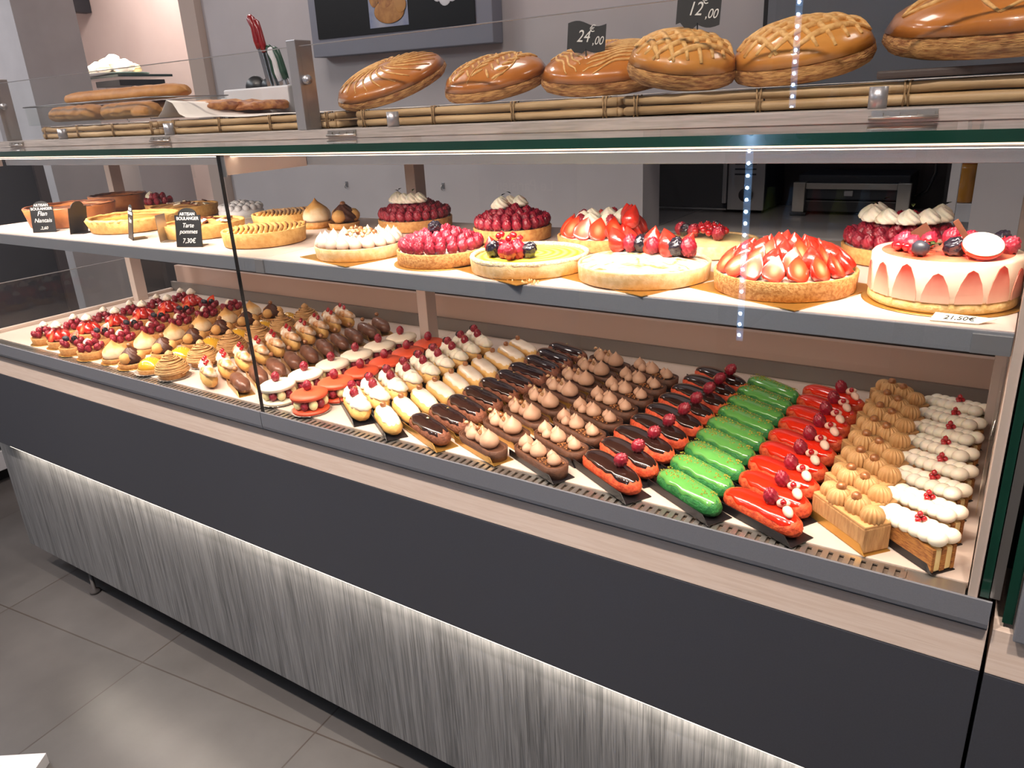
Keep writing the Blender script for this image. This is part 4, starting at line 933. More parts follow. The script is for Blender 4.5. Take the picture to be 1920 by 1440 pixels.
    # strawberry mousse cake
    t = thing('strawberry_mousse_cake', 'tall strawberry mousse cake with upright strawberry halves around its side', 'cake', (-.072, .982, SZ)); roundcard(t, .083); Rf = .0765
    put('sponge_base', disc('sponge_base', M['sponge'], Rf, 0, .012, 72, .012), t, (0, 0, .0013)); MB().lathe([(Rf-.001, .013), (Rf, .015), (Rf, .053), (Rf-.002, .056), (.0001, .056)], 96).obj('mousse_body', M['frais'], t)
    topdisc(t, 'jelly_top', 'fraistop', Rf-.003, .0555, .0015)
    mtc = zramp('side_strawberry', [(.0, '#d8a890'), (.018, '#d98a76'), (.034, '#b93a2c')], .4, .2, 60)
    for k in range(15):
        a = 2*PI*k/15+.12; hh = .036+.004*math.sin(k*2.1); ww = .0135
        poly = [(-ww, 0), (-ww*.98, hh*.25), (-ww*.75, hh*.6), (-ww*.35, hh*.92), (0, hh), (ww*.35, hh*.92), (ww*.75, hh*.6), (ww*.98, hh*.25), (ww, 0)]
        vs = []; 
        for d_ in (.0, .0012):
            for x, z in poly: b = x/Rf; vs.append(((Rf+d_)*math.cos(a+b), (Rf+d_)*math.sin(a+b), z))
        n = len(poly); me = MB().add(vs, [tuple(range(n)), tuple(range(2*n-1, n-1, -1))]+[(i, i+n, (i+1) % n+n, (i+1) % n) for i in range(n)], False).mesh('strawberry_slice', mtc)
        put('strawberry_slice', me, t, (0, 0, .0135))
    for x, y, k, s in [(.010, -.030, 'blackb', 1.5), (-.022, -.045, 'blueb', 1.4), (-.034, -.020, 'rasp2', 1.1), (-.045, -.004, 'rasp2', 1.2), (-.020, .010, 'rasp2', 1.1), (.050, .030, 'blackb', 1.3), (.02, .03, 'rasp2', 1.2), (.035, .012, 'rasp2', 1.2), (.06, .0, 'rasp2', 1.2), (0, .04, 'rasp2', 1.2)]: child(t, k, {'blackb': 'blackberry', 'rasp2': 'raspberry', 'blueb': 'blueberry'}[k], (x, y, .0655), (random.uniform(-.8, .8), .4, 0), s)
    for k in range(24): a = k*2.4; q = .006+.022*math.sqrt(k/24); child(t, 'curr', 'redcurrant', (-.035+q*math.cos(a)*.7, -.006+q*math.sin(a), .062+.002*math.sin(k)), (0, 0, 0), 1.15)
    for k in range(14): a = k*2.4; q = .006+.018*math.sqrt(k/14); child(t, 'curr', 'redcurrant', (.030+q*math.cos(a), .024+q*math.sin(a), .064+.003*math.sin(k)), (0, 0, 0), 1.2)
    MB().lathe([(.0001, -.011), (.012, -.0095), (.0195, -.004), (.0205, .0), (.0001, .0005)], 28).obj('red_dome_biscuit', M['redglaze'], t, (.036, -.038, .071), (R(28), R(8), 0)); MB().lathe([(.0001, .0006), (.0198, .0006), (.019, .0020), (.0001, .0026)], 28).obj('white_disc', M['cream'], t, (.036, -.038, .071), (R(28), R(8), 0))
    MB().bbox(-.003, .003, -.001, .001, -.022, .022, .0005).obj('chocolate_stick', M['chocbar'], t, (.018, -.022, .076), (0, R(-35), .3)); MB().prism([(-.02, 0), (.02, 0), (.006, .02)], -.001, .001).obj('chocolate_shard', M['chocbar'], t, (-.032, .018, .064), (0, 0, .2))
    for k in range(4): child(t, 'leaf', 'mint_leaf', (-.018+.004*k, -.028+.004*k, .064), (0, -.3, k*1.5), 1.4)
    # rear row
    def rearrasp(lab, x, y, r, arc0, arc1, nr, rr_=None):
        t = tart('raspberry_tart', lab, x, y); shellp(t, r, .022, 'shell', r*.98, .004); topdisc(t, 'cream_filling', 'cream', r-.004, .02, .004)
        rings(t, 'rasp', 'raspberry', r-.011, int((r-.011)*360), .033, R(14), .0165, .007, 1.2, 4, .006)
        for k in range(nr):
            a = arc0+(arc1-arc0)*k/(nr-1); q = (rr_ or r*.45); child(t, 'rosw', 'cream_rosette', (q*math.cos(a), q*math.sin(a), .056), (0, 0, k), 1.15)
            if k % 2 == 0: child(t, 'leaf', 'mint_leaf', (q*math.cos(a)+.004, q*math.sin(a), .079), (0, -.3, k*2.), 1.2)
        return t
    rearrasp('raspberry tart with an arc of cream rosettes, in front of the middle post', -1.075, 1.235, .078, R(200), R(330), 6)
    rearrasp('raspberry tart with a short line of cream rosettes, behind the yellow lemon tart', -.80, 1.19, .073, R(230), R(80), 4, .022)
    t = tart('strawberry_tart', 'strawberry slice tart with cream rosettes, behind the white meringue tart', -.600, 1.172); shellp(t, .08, .02, 'shell', .078, .004); topdisc(t, 'cream_filling', 'cream', .076, .018, .006)
    for k in range(15): a = 2*PI*k/15; child(t, 'strawh', 'strawberry_half', (.064*math.cos(a), .064*math.sin(a), .036), (R(-30), .3, a+PI/2+.2), 1.55)
    for k in range(7): a = 2*PI*k/7; child(t, 'rosw', 'cream_rosette', (.034*math.cos(a), .034*math.sin(a), .040), (0, 0, k), 1.15)
    for k in range(5): a = 2*PI*k/5+.4; child(t, 'rasp', 'raspberry', (.045*math.cos(a), .045*math.sin(a), .048), (0, 0, k), 1.1)
    for k in range(3): child(t, 'straw', 'strawberry', (.045+.008*k, .0-.012*k, .052), (.3, 0, k), 1.5)
    t = tart('redcurrant_tart', 'yellow cream tart with redcurrants and raspberries, behind the strawberry tart', -.412, 1.17); shellp(t, .073, .02, 'shell2', .071, .004); topdisc(t, 'yellow_cream', 'custard', .069, .018, .006)
    for k in range(26): a = k*2.4; q = .030*math.sqrt(k/26); child(t, 'curr', 'redcurrant', (.0+q*math.cos(a), -.012+q*math.sin(a)*.6, .034+.010*(1-k/26)), (0, 0, 0), 1.25)
    for x, y, k in [(-.048, -.004, 'rasp'), (-.036, -.014, 'blackb'), (.0, .02, 'blackb'), (-.022, -.018, 'rasp'), (.022, -.030, 'rasp')]: child(t, k, 'raspberry' if k == 'rasp' else 'blackberry', (x, y, .036), (.5, .4, 0), 1.25)
    t = rearrasp('dark raspberry tart with large ivory cream swirls, behind the strawberry mousse cake', -.145, 1.205, .08, R(150), R(380), 8, .045)
tarts()

# ================================================================== PRICE TAGS
def arch(wd, h, n=12):
    sh = h*.82; pts = [(-wd/2, 0), (wd/2, 0), (wd/2, sh)]
    rr_ = wd*.36
    for k in range(n+1): a = PI*k/n; pts.append((rr_*math.cos(a), sh+(h-sh)*math.sin(a)))
    pts.append((-wd/2, sh)); return pts
def slate(label, x, y, rz, lines, wd=.056, h=.074, lean=R(-10)):
    t = thing('price_tag', label, 'price tag', (x, y, SZ), rz)
    b = MB().prism(arch(wd, h), -.0008, .0008).obj('tag_plate', M['slate'], t, (0, 0, .0003), (lean, 0, 0))
    MB().bbox(-wd*.35, wd*.35, 0, .03, 0, .001, .0003).obj('tag_foot', M['blackpl'], t, (0, .001, .0001))
    for s, z, txt, sh in lines: lettering(txt, s, M['chalk'], b, (0, -.0009, z), (R(90), 0, 0), .0002, sh)
    return t
HEAD = [(.0088, .064, 'ARTISAN', 0), (.0088, .0555, 'BOULANGER', 0)]
slate('arched black price tag reading Flan Nantais, in front of the brown flan', -1.982, .918, R(34), HEAD+[(.015, .044, 'Flan', .3), (.014, .028, 'Nantais', .3), (.010, .010, '.2,60', .2)])
slate('blank black tag seen side-on between the flan and the custard tart', -1.875, .945, R(-70), [])
slate('narrow arched tag turned away, in front of the custard tart', -1.625, .925, R(-22), HEAD+[(.014, .040, 'Tarte', .3)])
slate('arched black price tag reading 7,30, left of the dark glass joint', -1.385, .905, R(18), HEAD+[(.012, .042, 'Tarte', .3), (.012, .030, 'pommes', .3), (.013, .012, '7,30\u20ac', .2)], .06, .076)
t = thing('tag_holder', 'bare metal tag holder seen edge-on between two arched tags', 'tag holder', (-1.515, .935, SZ), R(-60)); MB().bbox(-.02, .02, -.0006, .0006, 0, .055, .0003).obj('holder_plate', M['steel'], t, (0, 0, .0012)); MB().bbox(-.02, .02, 0, .028, 0, .001, .0003).obj('holder_foot', M['steel'], t)
t = tag(MB().prism([(-.026, 0), (.018, 0), (.034, .012), (-.022, .016)], -.0004, .0004).obj('price_card', M['card'], None, (-.045, .884, SZ+.0008), (R(-72), 0, R(3))), 'small cream price card lying in front of the strawberry mousse cake', 'price card')
lettering('21,50\u20ac', .010, M['ink'], t, (0, -.0006, .007), (R(90), 0, 0), .0002, .3)
def flagtag(label, x, y, z, rz, big, small, wd=.062, h=.040):
    t = thing('price_flag', label, 'price tag', (x, y, z), rz); n = 10; vs = []; fs = []
    for j in range(2):
        for i in range(n+1):
            u = i/n; xx = -wd/2+wd*u; zz = (h if j else 0)+.004*math.sin(2*PI*u)
            if not j and .12 < u < .42: zz -= .008
            vs += [(xx, -.0006, zz), (xx, .0006, zz)]
    q = 2*(n+1)
    for i in range(n): a = 2*i; fs += [(a, a+2, a+2+q, a+q), (a+1, a+1+q, a+3+q, a+3), (a, a+1, a+3, a+2), (a+q, a+2+q, a+3+q, a+1+q)]
    fs += [(0, q, q+1, 1), (2*n, 2*n+1, 2*n+1+q, 2*n+q)]
    o = MB().add(vs, fs, False).obj('flag_plate', M['slate'], t, (0, 0, .022), (R(-6), R(4), 0)); MB().tube([(0, 0, -.01), (0, 0, .024)], .0012, 6).obj('tag_pin', M['blackpl'], t)
    if not big: return
    lettering(big, .026, M['chalk'], o, (-.006, -.0011, .020), (R(90), 0, 0), .0003, .3, sx=.8); lettering('\u20ac', .015, M['chalk'], o, (.008, -.0011, .032), (R(90), 0, 0), .0003, .2); lettering(small, .018, M['chalk'], o, (.018, -.0011, .014), (R(90), 0, 0), .0003, .3, sx=.8)

# ================================================================== BREADS AND BASKETS ON TOP
def galette(name, label, x, y, z, r, H, mat, pattern, rot=(0, 0, 0), seed=0, el=1.0, cat='pie', group=None):
    t = thing(name, label, cat, (x, y, z)); t.rotation_euler = rot
    e = H*.42
    def wob(a, s=0): return 1+.025*nz(math.cos(a)*1.5, math.sin(a)*1.5, seed+s, 1.3)
    side = MB().lathe([(r*.86, 0), (r*.95, e*.15), (r*1.0, e*.5), (r*.985, e*.8), (r*.93, e*1.02), (r*.5, e*1.02), (.0001, e*1.02)], 110, lambda a, i: wob(a)*(1+(.010*nz(a*14, i, seed, 1.1))+(-.012 if i in (1, 2, 3) and (a*26/(2*PI)) % 1 < .12 else 0)))
    side.obj('pastry_side', M['galside'], t)
    def zs(q): return e+ (H-e)*(max(0, 1-(q/(r*.985))**2.4))**.62
    pf = [(r*.985, e*.9)]+[(r*.985*(1-k/14), zs(r*.985*(1-k/14))) for k in range(1, 15)]; pf[-1] = (.0001, H)
    MB().lathe(pf, 90, lambda a, i: wob(a)*(1+.01*nz(math.cos(a)*4, math.sin(a)*4, i*.5+seed, 2))).obj('glazed_crust', M[mat], t)
    mb = MB()
    def stroke(pts, w_):
        P = []
        for (px, py) in pts:
            q = math.hypot(px, py)
            if q < r*.93: P.append((px, py, zs(q)+.0004))
        if len(P) > 2: mb.tube(P, [w_*(.35+.65*math.sin(PI*(i+.5)/len(P))) for i in range(len(P))], 5)
    if pattern == 'spiral':
        for k in range(22):
            a0 = 2*PI*k/22; stroke([(q*math.cos(a0+1.1*(q/r)), q*math.sin(a0+1.1*(q/r))) for q in [r*(.12+.82*i/14) for i in range(15)]], .0021)
    elif pattern == 'leaf':
        for s_ in (-1, 0, 1): stroke([(s_*r*.42+s_*.02*math.sin(i/3), -r*.9+i*r*.12) for i in range(16)], .0018)
        for s_ in (-.42, .42, 0):
            for k in range(9):
                y0 = -r*.8+k*r*.2
                for d_ in (-1, 1): stroke([(s_*r+d_*r*.035*i, y0+r*.045*i) for i in range(1, 6)], .003)
    elif pattern == 'lattice':
        for k in range(-3, 4):
            for d_ in (-1, 1): stroke([(k*r*.3+d_*i*r*.09-d_*r*.8, -r*.9+i*r*.11) for i in range(17)], .0058)
    elif pattern == 'vein':
        for k in range(20):
            y0 = -r*1.1+k*r*.12
            for d_ in (-1, 1): stroke([(d_*r*.05*i, y0+r*.055*i+.004*math.sin(i)) for i in range(1, 18)], .0026)
    elif pattern == 'petal':
        for k in range(7):
            a0 = 2*PI*k/7
            for d_ in (-1, 1): stroke([(r*(.1+.05*i)*math.cos(a0+d_*.35*math.sin(PI*i/16)), r*(.1+.05*i)*math.sin(a0+d_*.35*math.sin(PI*i/16))) for i in range(17)], .005)
    mb.obj('scored_lines', M['galcut'], t)
    return t
G = 'round puff pastry pies on the upper board'
def lean(x, y, fa, fb):
    """rotation of a pie whose top faces the customers by fa and whose right side is raised by fb"""
    d = Vector((-x, -y-.2, 0)).normalized(); rt = Vector((-d.y, d.x, 0))
    n_ = (Vector((0, 0, 1))*math.cos(R(fa))+d*math.sin(R(fa))-rt*math.sin(R(fb))).normalized()
    return tuple(Vector((0, 0, 1)).rotation_difference(n_).to_euler()), math.sqrt(max(0, 1-n_.z**2))
for (lab, x, y, r, H, mat, pat, fa, fb, sd) in [
    ('tilted brown puff pastry pie leaning up, next to the grey guard post', -1.072, 1.205, .112, .050, 'galt1', 'spiral', 15, 16, 1),
    ('small brown pie half hidden behind the leftmost leaning pie', -.968, 1.378, .082, .048, 'galt1', 'spiral', 12, 8, 2),
    ('brown pie scored with herringbone lines, left of the 24 euro pie', -.848, 1.235, .097, .056, 'galt1', 'leaf', 13, 8, 3),
    ('wide brown pie with fine vein scoring, carrying the 24 euro flag', -.640, 1.278, .119, .064, 'galt1', 'vein', 12, 2, 4),
    ('pale golden pie with lattice scoring, carrying the 12 euro flag', -.466, 1.160, .080, .064, 'galt2', 'lattice', 13, -7, 5),
    ('golden lattice scored pie standing right of the 12 euro pie', -.306, 1.228, .098, .068, 'galt2', 'lattice', 12, 6, 6),
    ('largest brown pie with petal scoring, at the right end of the upper board', -.025, 1.275, .185, .080, 'galt1', 'petal', 9, 2, 7)]:
    rot, st = lean(x, y, fa, fb); galette('puff_pastry_pie', lab, x, y, (1.387 if sd == 7 else 1.3685)+r*.80*st, r, H, mat, pat, rot, sd, group=G)
flagtag('black wavy price flag reading 24 euros, on the vein scored pie', -.645, 1.200, 1.418, R(26), '24', ',00')
flagtag('black wavy price flag reading 12 euros, on the lattice scored pie', -.443, 1.165, 1.436, R(24), '12', ',00')
flagtag('dark price flag at the top of the photo, on the largest pie', -.075, 1.20, 1.455, R(10), '', '')
t = tag(MB().bbox(-.16, .18, -.11, .16, 0, .010, .003).obj('serving_board', M['niche'], None, (-.03, 1.24, 1.3695), (0, 0, 0)), 'dark board under the largest pie at the right end', 'board')
def basket(label, x0, x1, y0=1.102, y1=1.40):
    cx = (x0+x1)/2; t = thing('cane_basket', label, 'basket', (cx, (y0+y1)/2, 1.3367), 0, None); w_ = (x1-x0)/2; d = (y1-y0)/2
    rr = random.Random(int(x0*1000))
    for z in (.0075, .0225):
        for (a, b) in (((-w_, -d), (w_, -d)), ((w_, -d), (w_, d)), ((w_, d), (-w_, d)), ((-w_, d), (-w_, -d))):
            n = 9; L_ = math.hypot(b[0]-a[0], b[1]-a[1])
            pts = [(a[0]+(b[0]-a[0])*(i/(n-1)*1.0), a[1]+(b[1]-a[1])*i/(n-1), z+rr.uniform(-.0008, .0008)) for i in range(n)]
            MB().tube(pts, [.0066+rr.uniform(-.0006, .0006) for _ in pts], 8).obj('cane_rod', M['reed'], t)
    m_ = MB(); 
    for i in range(int(2*d/.02)): m_.tube([(-w_, -d+.01+i*.02, .006), (w_, -d+.01+i*.02, .006)], .0045, 6)
    m_.obj('cane_floor', M['reed'], t)
    nb = max(3, int(2*w_/.16)+1)
    for i in range(nb):
        xx = -w_+.018+(2*w_-.036)*i/(nb-1); mb = MB()
        for q in (-.003, .003): mb.tube([(xx+q, -d-.0075, .0), (xx+q*.6, -d-.0085, .015), (xx+q, -d-.0075, .030), (xx+q, -d+.007, .031), (xx+q, -d+.0075, .0)], .0013, 5)
        mb.obj('cane_binding', M['rope'], t)
    return t
basket('leftmost low cane basket, under the plastic box of long breads', -2.24, -1.715)
basket('low cane basket with folded white paper, left of the guard post', -1.665, -1.135)
basket('low cane basket under the brown pies, right of the guard post', -1.075, -.540)
basket('rightmost low cane basket, under the lattice scored and largest pies', -.525, .23)
def paper(label, x0, x1, y0, y1, z, amp=.003, seed=0, fold=None):
    nx, ny = 26, 10; vs = []; fs = []
    for s_ in (0, .0006):
        for j in range(ny+1):
            for i in range(nx+1):
                x = x0+(x1-x0)*i/nx; y = y0+(y1-y0)*j/ny; zz = z+amp*(nz(x*9, y*9, seed)+.5)+(fold(i/nx, j/ny) if fold else 0); vs.append((x, y+(.006*nz(x*30, 1, seed) if j == 0 else 0), zz+s_))
    q = (nx+1)*(ny+1)
    for j in range(ny):
        for i in range(nx): a = j*(nx+1)+i; fs += [(a, a+nx+1, a+nx+2, a+1), (a+q, a+1+q, a+nx+2+q, a+nx+1+q)]
    for i in range(nx): fs += [(i, i+1, i+1+q, i+q)]; a = ny*(nx+1)+i; fs += [(a, a+q, a+1+q, a+1)]
    for j in range(ny): a = j*(nx+1); fs += [(a, a+q, a+nx+1+q, a+nx+1)]; a += nx; fs += [(a, a+nx+1, a+nx+1+q, a+q)]
    cx, cy = (x0+x1)/2, (y0+y1)/2
    o = MB().add([(a-cx, b-cy, c-z) for a, b, c in vs], fs).obj('baking_paper', M['paper'], None, (cx, cy, z)); return tag(o, label, 'paper')
PZ = 1.3665
paper('sheet of white baking paper in the leftmost basket, under the bread box', -2.20, -1.74, 1.095, 1.37, PZ, .0015, 1)
paper('white baking paper folded up into a tall crease, left of the guard post', -1.70, -1.15, 1.095, 1.37, PZ, .002, 2, lambda u, v_: .040*math.exp(-((u-.09)/.05)**2)*(1-.4*v_)+.012*max(0, .5-u))
paper('white baking paper under the brown pies, right of the guard post', -1.06, -.55, 1.10, 1.37, PZ, .0015, 3)
paper('white baking paper under the lattice scored pies in the rightmost basket', -.535, .20, 1.092, 1.37, PZ, .0012, 4)
# long breads in a clear box
def loaf(label, x, y, z, L_, W, H, rz, seed, mat='bread'):
    o = MB().add(*capsule(L_, W, H, -H*.42, ridges=0, na=.14, seed=seed, nu=40, nv=16, p=7)).obj('long_bread', M[mat], None, (x, y, z), (0, 0, rz)); return tag(o, label, 'bread', 'long breads in the clear box')
bz = PZ+.006
t = thing('clear_bread_box', 'clear plastic box holding long breads, left end of the upper board', 'box', (-2.04, 1.22, bz))
MB().box(-.285, .285, -.11, .11, -.0, .0022).obj('box_bottom', M['glass'], t)
for a in ((-.287, -.285, -.11, .11), (.285, .287, -.11, .11), (-.287, .287, -.112, -.11), (-.287, .287, .11, .112)): MB().box(a[0], a[1], a[2], a[3], 0, .048).obj('box_side', M['glass'], t)
MB().tube([(-.29, -.114, .048), (.29, -.114, .048), (.29, .114, .048), (-.29, .114, .048), (-.29, -.114, .048)], .0016, 6).obj('box_rim', M['alu'], t)
loaf('topmost long bread lying across the clear box', -2.05, 1.235, bz+.062, .54, .07, .036, R(1), 3)
loaf('front long bread inside the clear box, left half', -2.17, 1.165, bz+.022, .22, .062, .04, R(2), 5)
loaf('front long bread inside the clear box, right half', -1.92, 1.165, bz+.021, .23, .06, .038, R(-2), 7)
loaf('rear long bread inside the clear box', -2.05, 1.27, bz+.022, .46, .07, .042, 0, 8)
loaf('pale finger roll in front of the clear box', -1.80, 1.118, bz+.017, .085, .026, .022, R(-12), 9)
for i, (x, y, rz, lab) in enumerate([(-1.63, 1.30, .1, 'rightmost flat piece of browned cheese bread behind the folded paper'), (-1.70, 1.24, -.15, 'flat piece of browned cheese bread right behind the paper crease')]):
    mb = MB(); topv = MB().add(*capsule(.19, .12, .024, 0, na=.55, seed=20+i, nu=30, nv=16, p=5)); o = topv.obj('flat_bread', M['cheesebread'], None, (x, y, PZ+.013+.004*i), (0, R(1), rz)); tag(o, lab, 'bread')

# ================================================================== BEHIND THE CASE
def backdrop():
    # knife block and knives
    t = thing('knife_block', 'white plastic knife block holding red and green handled knives', 'knife block', (-1.69, 1.415, 1.3367)); bx = MB().bbox(-.125, .125, -.045, .045, 0, .098, .004); bx.obj('block_body', M['white'], t); MB().bbox(-.150, -.1255, -.04, .04, 0, .078, .003).obj('side_pocket', M['white'], t)
    MB().lathe([(.028, -.006), (.030, 0), (.028, .006)], 24).obj('black_disc', M['blackpl'], t, (-.045, 0, .099), (R(90), 0, R(20))); MB().lathe([(.022, -.004), (.024, 0), (.022, .004)], 24).obj('black_disc', M['blackpl'], t, (-.005, .01, .099), (R(90), 0, R(20)))
    MB().tube([(.13, -.02, .105), (.145, -.03, .11), (.15, -.03, .08), (.15, -.03, .03)], .011, 10).obj('black_handle', M['blackpl'], t)
    for i, (x, h, k, tl, lab) in enumerate([(.022, .172, 'redpl', -11, 'left of two knives with a red handle'), (.034, .163, 'redpl', -13, 'right of two knives with a red handle'), (.042, .098, 'greenpl', -8, 'green handled knife below the red handles'), (.070, .092, 'white', -14, 'white handled knife at the right of the block'), (.085, .095, 'greenpl', -18, 'rightmost knife with a dark green handle'), (.012, .085, 'greenpl', -4, 'leftmost knife with a dark green handle')]):
        kt = thing('kitchen_knife', lab, 'knife', (-1.69+x, 1.40+.006*(i % 3), 1.3367+.0985)); kt.rotation_euler = (0, R(tl), 0)
        hl = .08; MB().bbox(-.004, .010, -.001, .001, 0, max(.01, h-hl), .0004).obj('blade', M['blade'], kt)
        MB().tube([(.003, 0, h-hl), (.002, 0, h-hl+.02), (.004, 0, h-.03), (.0, 0, h-.008), (-.002, 0, h)], [.0075, .0095, .0085, .0105, .006], 10).obj('handle', M[k], kt)
    # screen on the wall
    t = thing('wall_screen', 'large wall screen in a grey-blue frame showing dark pastry price slides', 'screen', (-2.215, 2.56, 1.87), R(1)); t.rotation_euler = (0, R(.9), 0)
    MB().bbox(-.475, .475, -.03, .035, -.285, .285, .003).obj('screen_frame', M['tvframe'], t); MB().box(-.43, .40, -.034, -.0305, -.215, .25).obj('screen_glass', M['screen'], t)
    im = MB().box(-.125, .08, -.0352, -.0345, -.195, .02).obj('bun_picture', pr('picture_sky', '#7c86a2', '#a8a8b4', .5, 9), t)
    for i, (x, z, rx, rz_, c) in enumerate([(-.02, -.03, .042, .036, '#6e4026'), (.035, -.055, .04, .030, '#7c4a2c'), (-.092, -.075, .028, .046, '#84552e'), (-.015, -.140, .080, .044, '#a06a32'), (-.030, -.098, .038, .036, '#8a4c2a'), (.045, -.12, .030, .030, '#b07c40')]): MB().sph((0, 0, 0), (rx, .0012, rz_), 22, 12).obj('bun', pr('picture_bun_%d' % i, c, '#b98345', .5, 30), im, (x, -.0358-.0004*i, z))
    cl = MB()
    for x, z, r in ((0, 0, .03), (-.035, .012, .025), (.035, .01, .028), (0, .03, .035)): cl.sph((x, 0, z), (r, .0012, r), 20, 8)
    c = cl.obj('price_cloud', M['white'], t, (.265, -.035, -.115)); lettering('11\u20ac50', .03, M['ink'], c, (0, -.0014, .004), (R(90), 0, 0), .0003, .2)
    # worktop in the niche
    t = thing('rear_worktop', 'beige worktop with grey drawer fronts in the wall recess', 'worktop', (-.69, 3.0, 0)); MB().bbox(-.484, .478, -.37, .39, .868, .90, .012).obj('worktop_slab', M['worktop'], t); MB().box(-.81, -.4845, -.245, .39, .868, .90).obj('worktop_slab', M['worktop'], t)
    for x0, x1 in ((-.48, -.10), (-.094, .478)):
        for z0, z1 in ((.60, .855), (.1, .59)): MB().bbox(x0, x1, -.345, -.32, z0, z1, .003).obj('drawer_front', M['cab'], t)
    MB().box(-.48, .478, -.31, .38, 0, .866).obj('cabinet_body', M['cab'], t)
    t = thing('microwave_oven', 'black fronted microwave oven with silver control panel', 'microwave', (-1.155, 3.235, .9005))
    MB().bbox(-.28, .27, -.12, .14, .012, .285, .004).obj('oven_body', M['fridge'], t); MB().bbox(-.279, .12, -.128, -.1205, .018, .28, .002).obj('oven_door', M['screen'], t); MB().bbox(.123, .269, -.13, -.1205, .013, .284, .002).obj('control_panel', M['alu'], t)
    MB().bbox(.105, .121, -.145, -.1285, .04, .26, .003).obj('door_handle', M['alu'], t); MB().tube([(.20, -.131, .075), (.20, -.150, .075)], .026, 24).obj('dial', M['cab'], t)
    for z in (.15, .17, .19): MB().bbox(.15, .235, -.134, -.1305, z, z+.006, .001).obj('button', M['fridge'], t)
    MB().box(.16, .23, -.132, -.1305, .225, .255).obj('display', M['screen'], t); MB().box(-.279, .12, -.1295, -.1205, .012, .0175).obj('door_lower_rim', M['alu'], t)
    for x in (-.24, .24): MB().tube([(x, -.08, 0), (x, -.08, .012)], .012, 10).obj('oven_foot', M['blackpl'], t)
    t = thing('contact_grill', 'dark double plate contact grill with steel handle bar beside the microwave', 'grill', (-.575, 3.22, .9005))
    for x in (-.20, .165): MB().bbox(x, x+.045, -.12, -.09, .012, .125, .003).obj('steel_bracket', M['steel'], t)
    MB().bbox(-.154, .164, -.115, -.095, .10, .122, .002).obj('handle_bar', M['steel'], t); MB().bbox(-.19, .20, -.09, .13, .012, .055, .004).obj('lower_plate', M['blackpl'], t); MB().bbox(-.19, .20, -.088, .13, .058, .15, .006).obj('upper_plate', M['fridge'], t)
    MB().bbox(-.02, .012, -.0925, -.0885, .072, .094, .003).obj('badge', M['alu'], t)
    for x in (-.19, .17): MB().bbox(x-.015, x+.045, -.125, -.06, 0, .0118, .002).obj('grill_foot', M['blackpl'], t)
    MB().tube([(.215, .0, .06), (.25, -.02, .09), (.27, 0, .15), (.26, .05, .22), (.20, .10, .25)], .006, 8).obj('power_cable', M['blackpl'], t)
    t = thing('white_dispenser', 'small white plastic box under the orange bottle, beside the wall edge', 'box', (-.175, 2.78, .9005)); MB().bbox(-.028, .028, -.03, .03, 0, .105, .004).obj('dispenser_body', M['white'], t); MB().bbox(-.022, .022, -.032, -.0302, .02, .05, .0005).obj('dispenser_slot', M['alu'], t)
    t = thing('juice_bottle', 'orange plastic bottle standing half hidden by the grey wall edge', 'bottle', (-.175, 2.78, 1.0065)); MB().lathe([(.024, 0), (.028, .006), (.029, .05), (.022, .075), (.028, .1), (.027, .115)], 28).obj('bottle_lower', M['orange2'], t); MB().lathe([(.027, .1155), (.028, .15), (.020, .19), (.011, .21), (.011, .23)], 28).obj('bottle_label', M['orange'], t); MB().tube([(0, 0, .2302), (0, 0, .245)], .013, 16).obj('bottle_cap', M['orange'], t)
    # dark framed board right of the wall screen
    t = thing('dark_wall_board', 'black framed dark wall board, upper right behind the pies', 'board', (.10, 2.585, 1.75)); MB().bbox(-.87, .9, -.012, .014, -.42, .42, .002).obj('board_frame', M['blackpl'], t); MB().box(-.855, .86, -.016, -.0122, -.39, .39).obj('board_panel', M['fascia'], t)
    for x in (-2.66, -2.09):
        t = thing('wall_hook', 'small metal hook on the pale wall behind the shelf tarts, ' + ('above the meringue tartlet' if x < -2.3 else 'right of the middle post'), 'hook', (x, 2.6, 1.052)); MB().bbox(-.007, .007, -.004, 0, -.012, .012, .001).obj('hook_plate', M['alu'], t); MB().tube([(0, -.004, .004), (0, -.014, 0), (0, -.016, -.012), (0, -.010, -.018)], .002, 6).obj('hook', M['steel'], t)
    # alcove on the left: speaker and side stand
    t = thing('wall_speaker', 'small dark wall speaker at the top of the pink alcove', 'speaker', (-5.66, 3.22, 2.20)); MB().bbox(-.06, .015, -.06, .075, -.10, .2, .004).obj('speaker_box', M['fridge'], t); MB().box(-.055, .010, -.064, -.0602, -.09, .19).obj('speaker_grille', M['blackpl'], t)
    t = thing('side_stand', 'small dark glass stand with wire legs behind the bread box', 'stand', (-4.12, 2.62, 1.30))
    MB().bbox(-.40, .02, -.16, .16, .300, .312, .001).obj('glass_top', M['edge'], t); MB().bbox(-.20, .03, -.165, .1, .255, .285, .002).obj('lower_slab', M['blackpl'], t)
    MB().tube([(-.19, -.165, .25), (-.26, -.165, .0), (-.27, -.165, -.1)], .003, 6).obj('wire_leg', M['steel'], t); MB().tube([(-.11, -.165, .25), (.06, -.165, .05)], .003, 6).obj('wire_leg', M['steel'], t); MB().box(-.29, .035, .17, .176, -.25, .25).obj('clear_panel', M['glass'], t); MB().bbox(-.3, .03, -.16, .16, -.4, -.12, .003).obj('stand_base', M['wall'], t)
    MB().box(-.3, .03, -.15, .15, -1.30, -.4005).obj('stand_foot', M['cab'], t)
    t = thing('white_pastry_plate', 'brightly lit plate of white pastries on the side stand', 'plate', (-4.32, 2.58, 1.6125)); MB().lathe([(.09, 0), (.17, .01), (.175, .014), (.001, .006)], 40).obj('plate', M['white'], t)
    rr = random.Random(2)
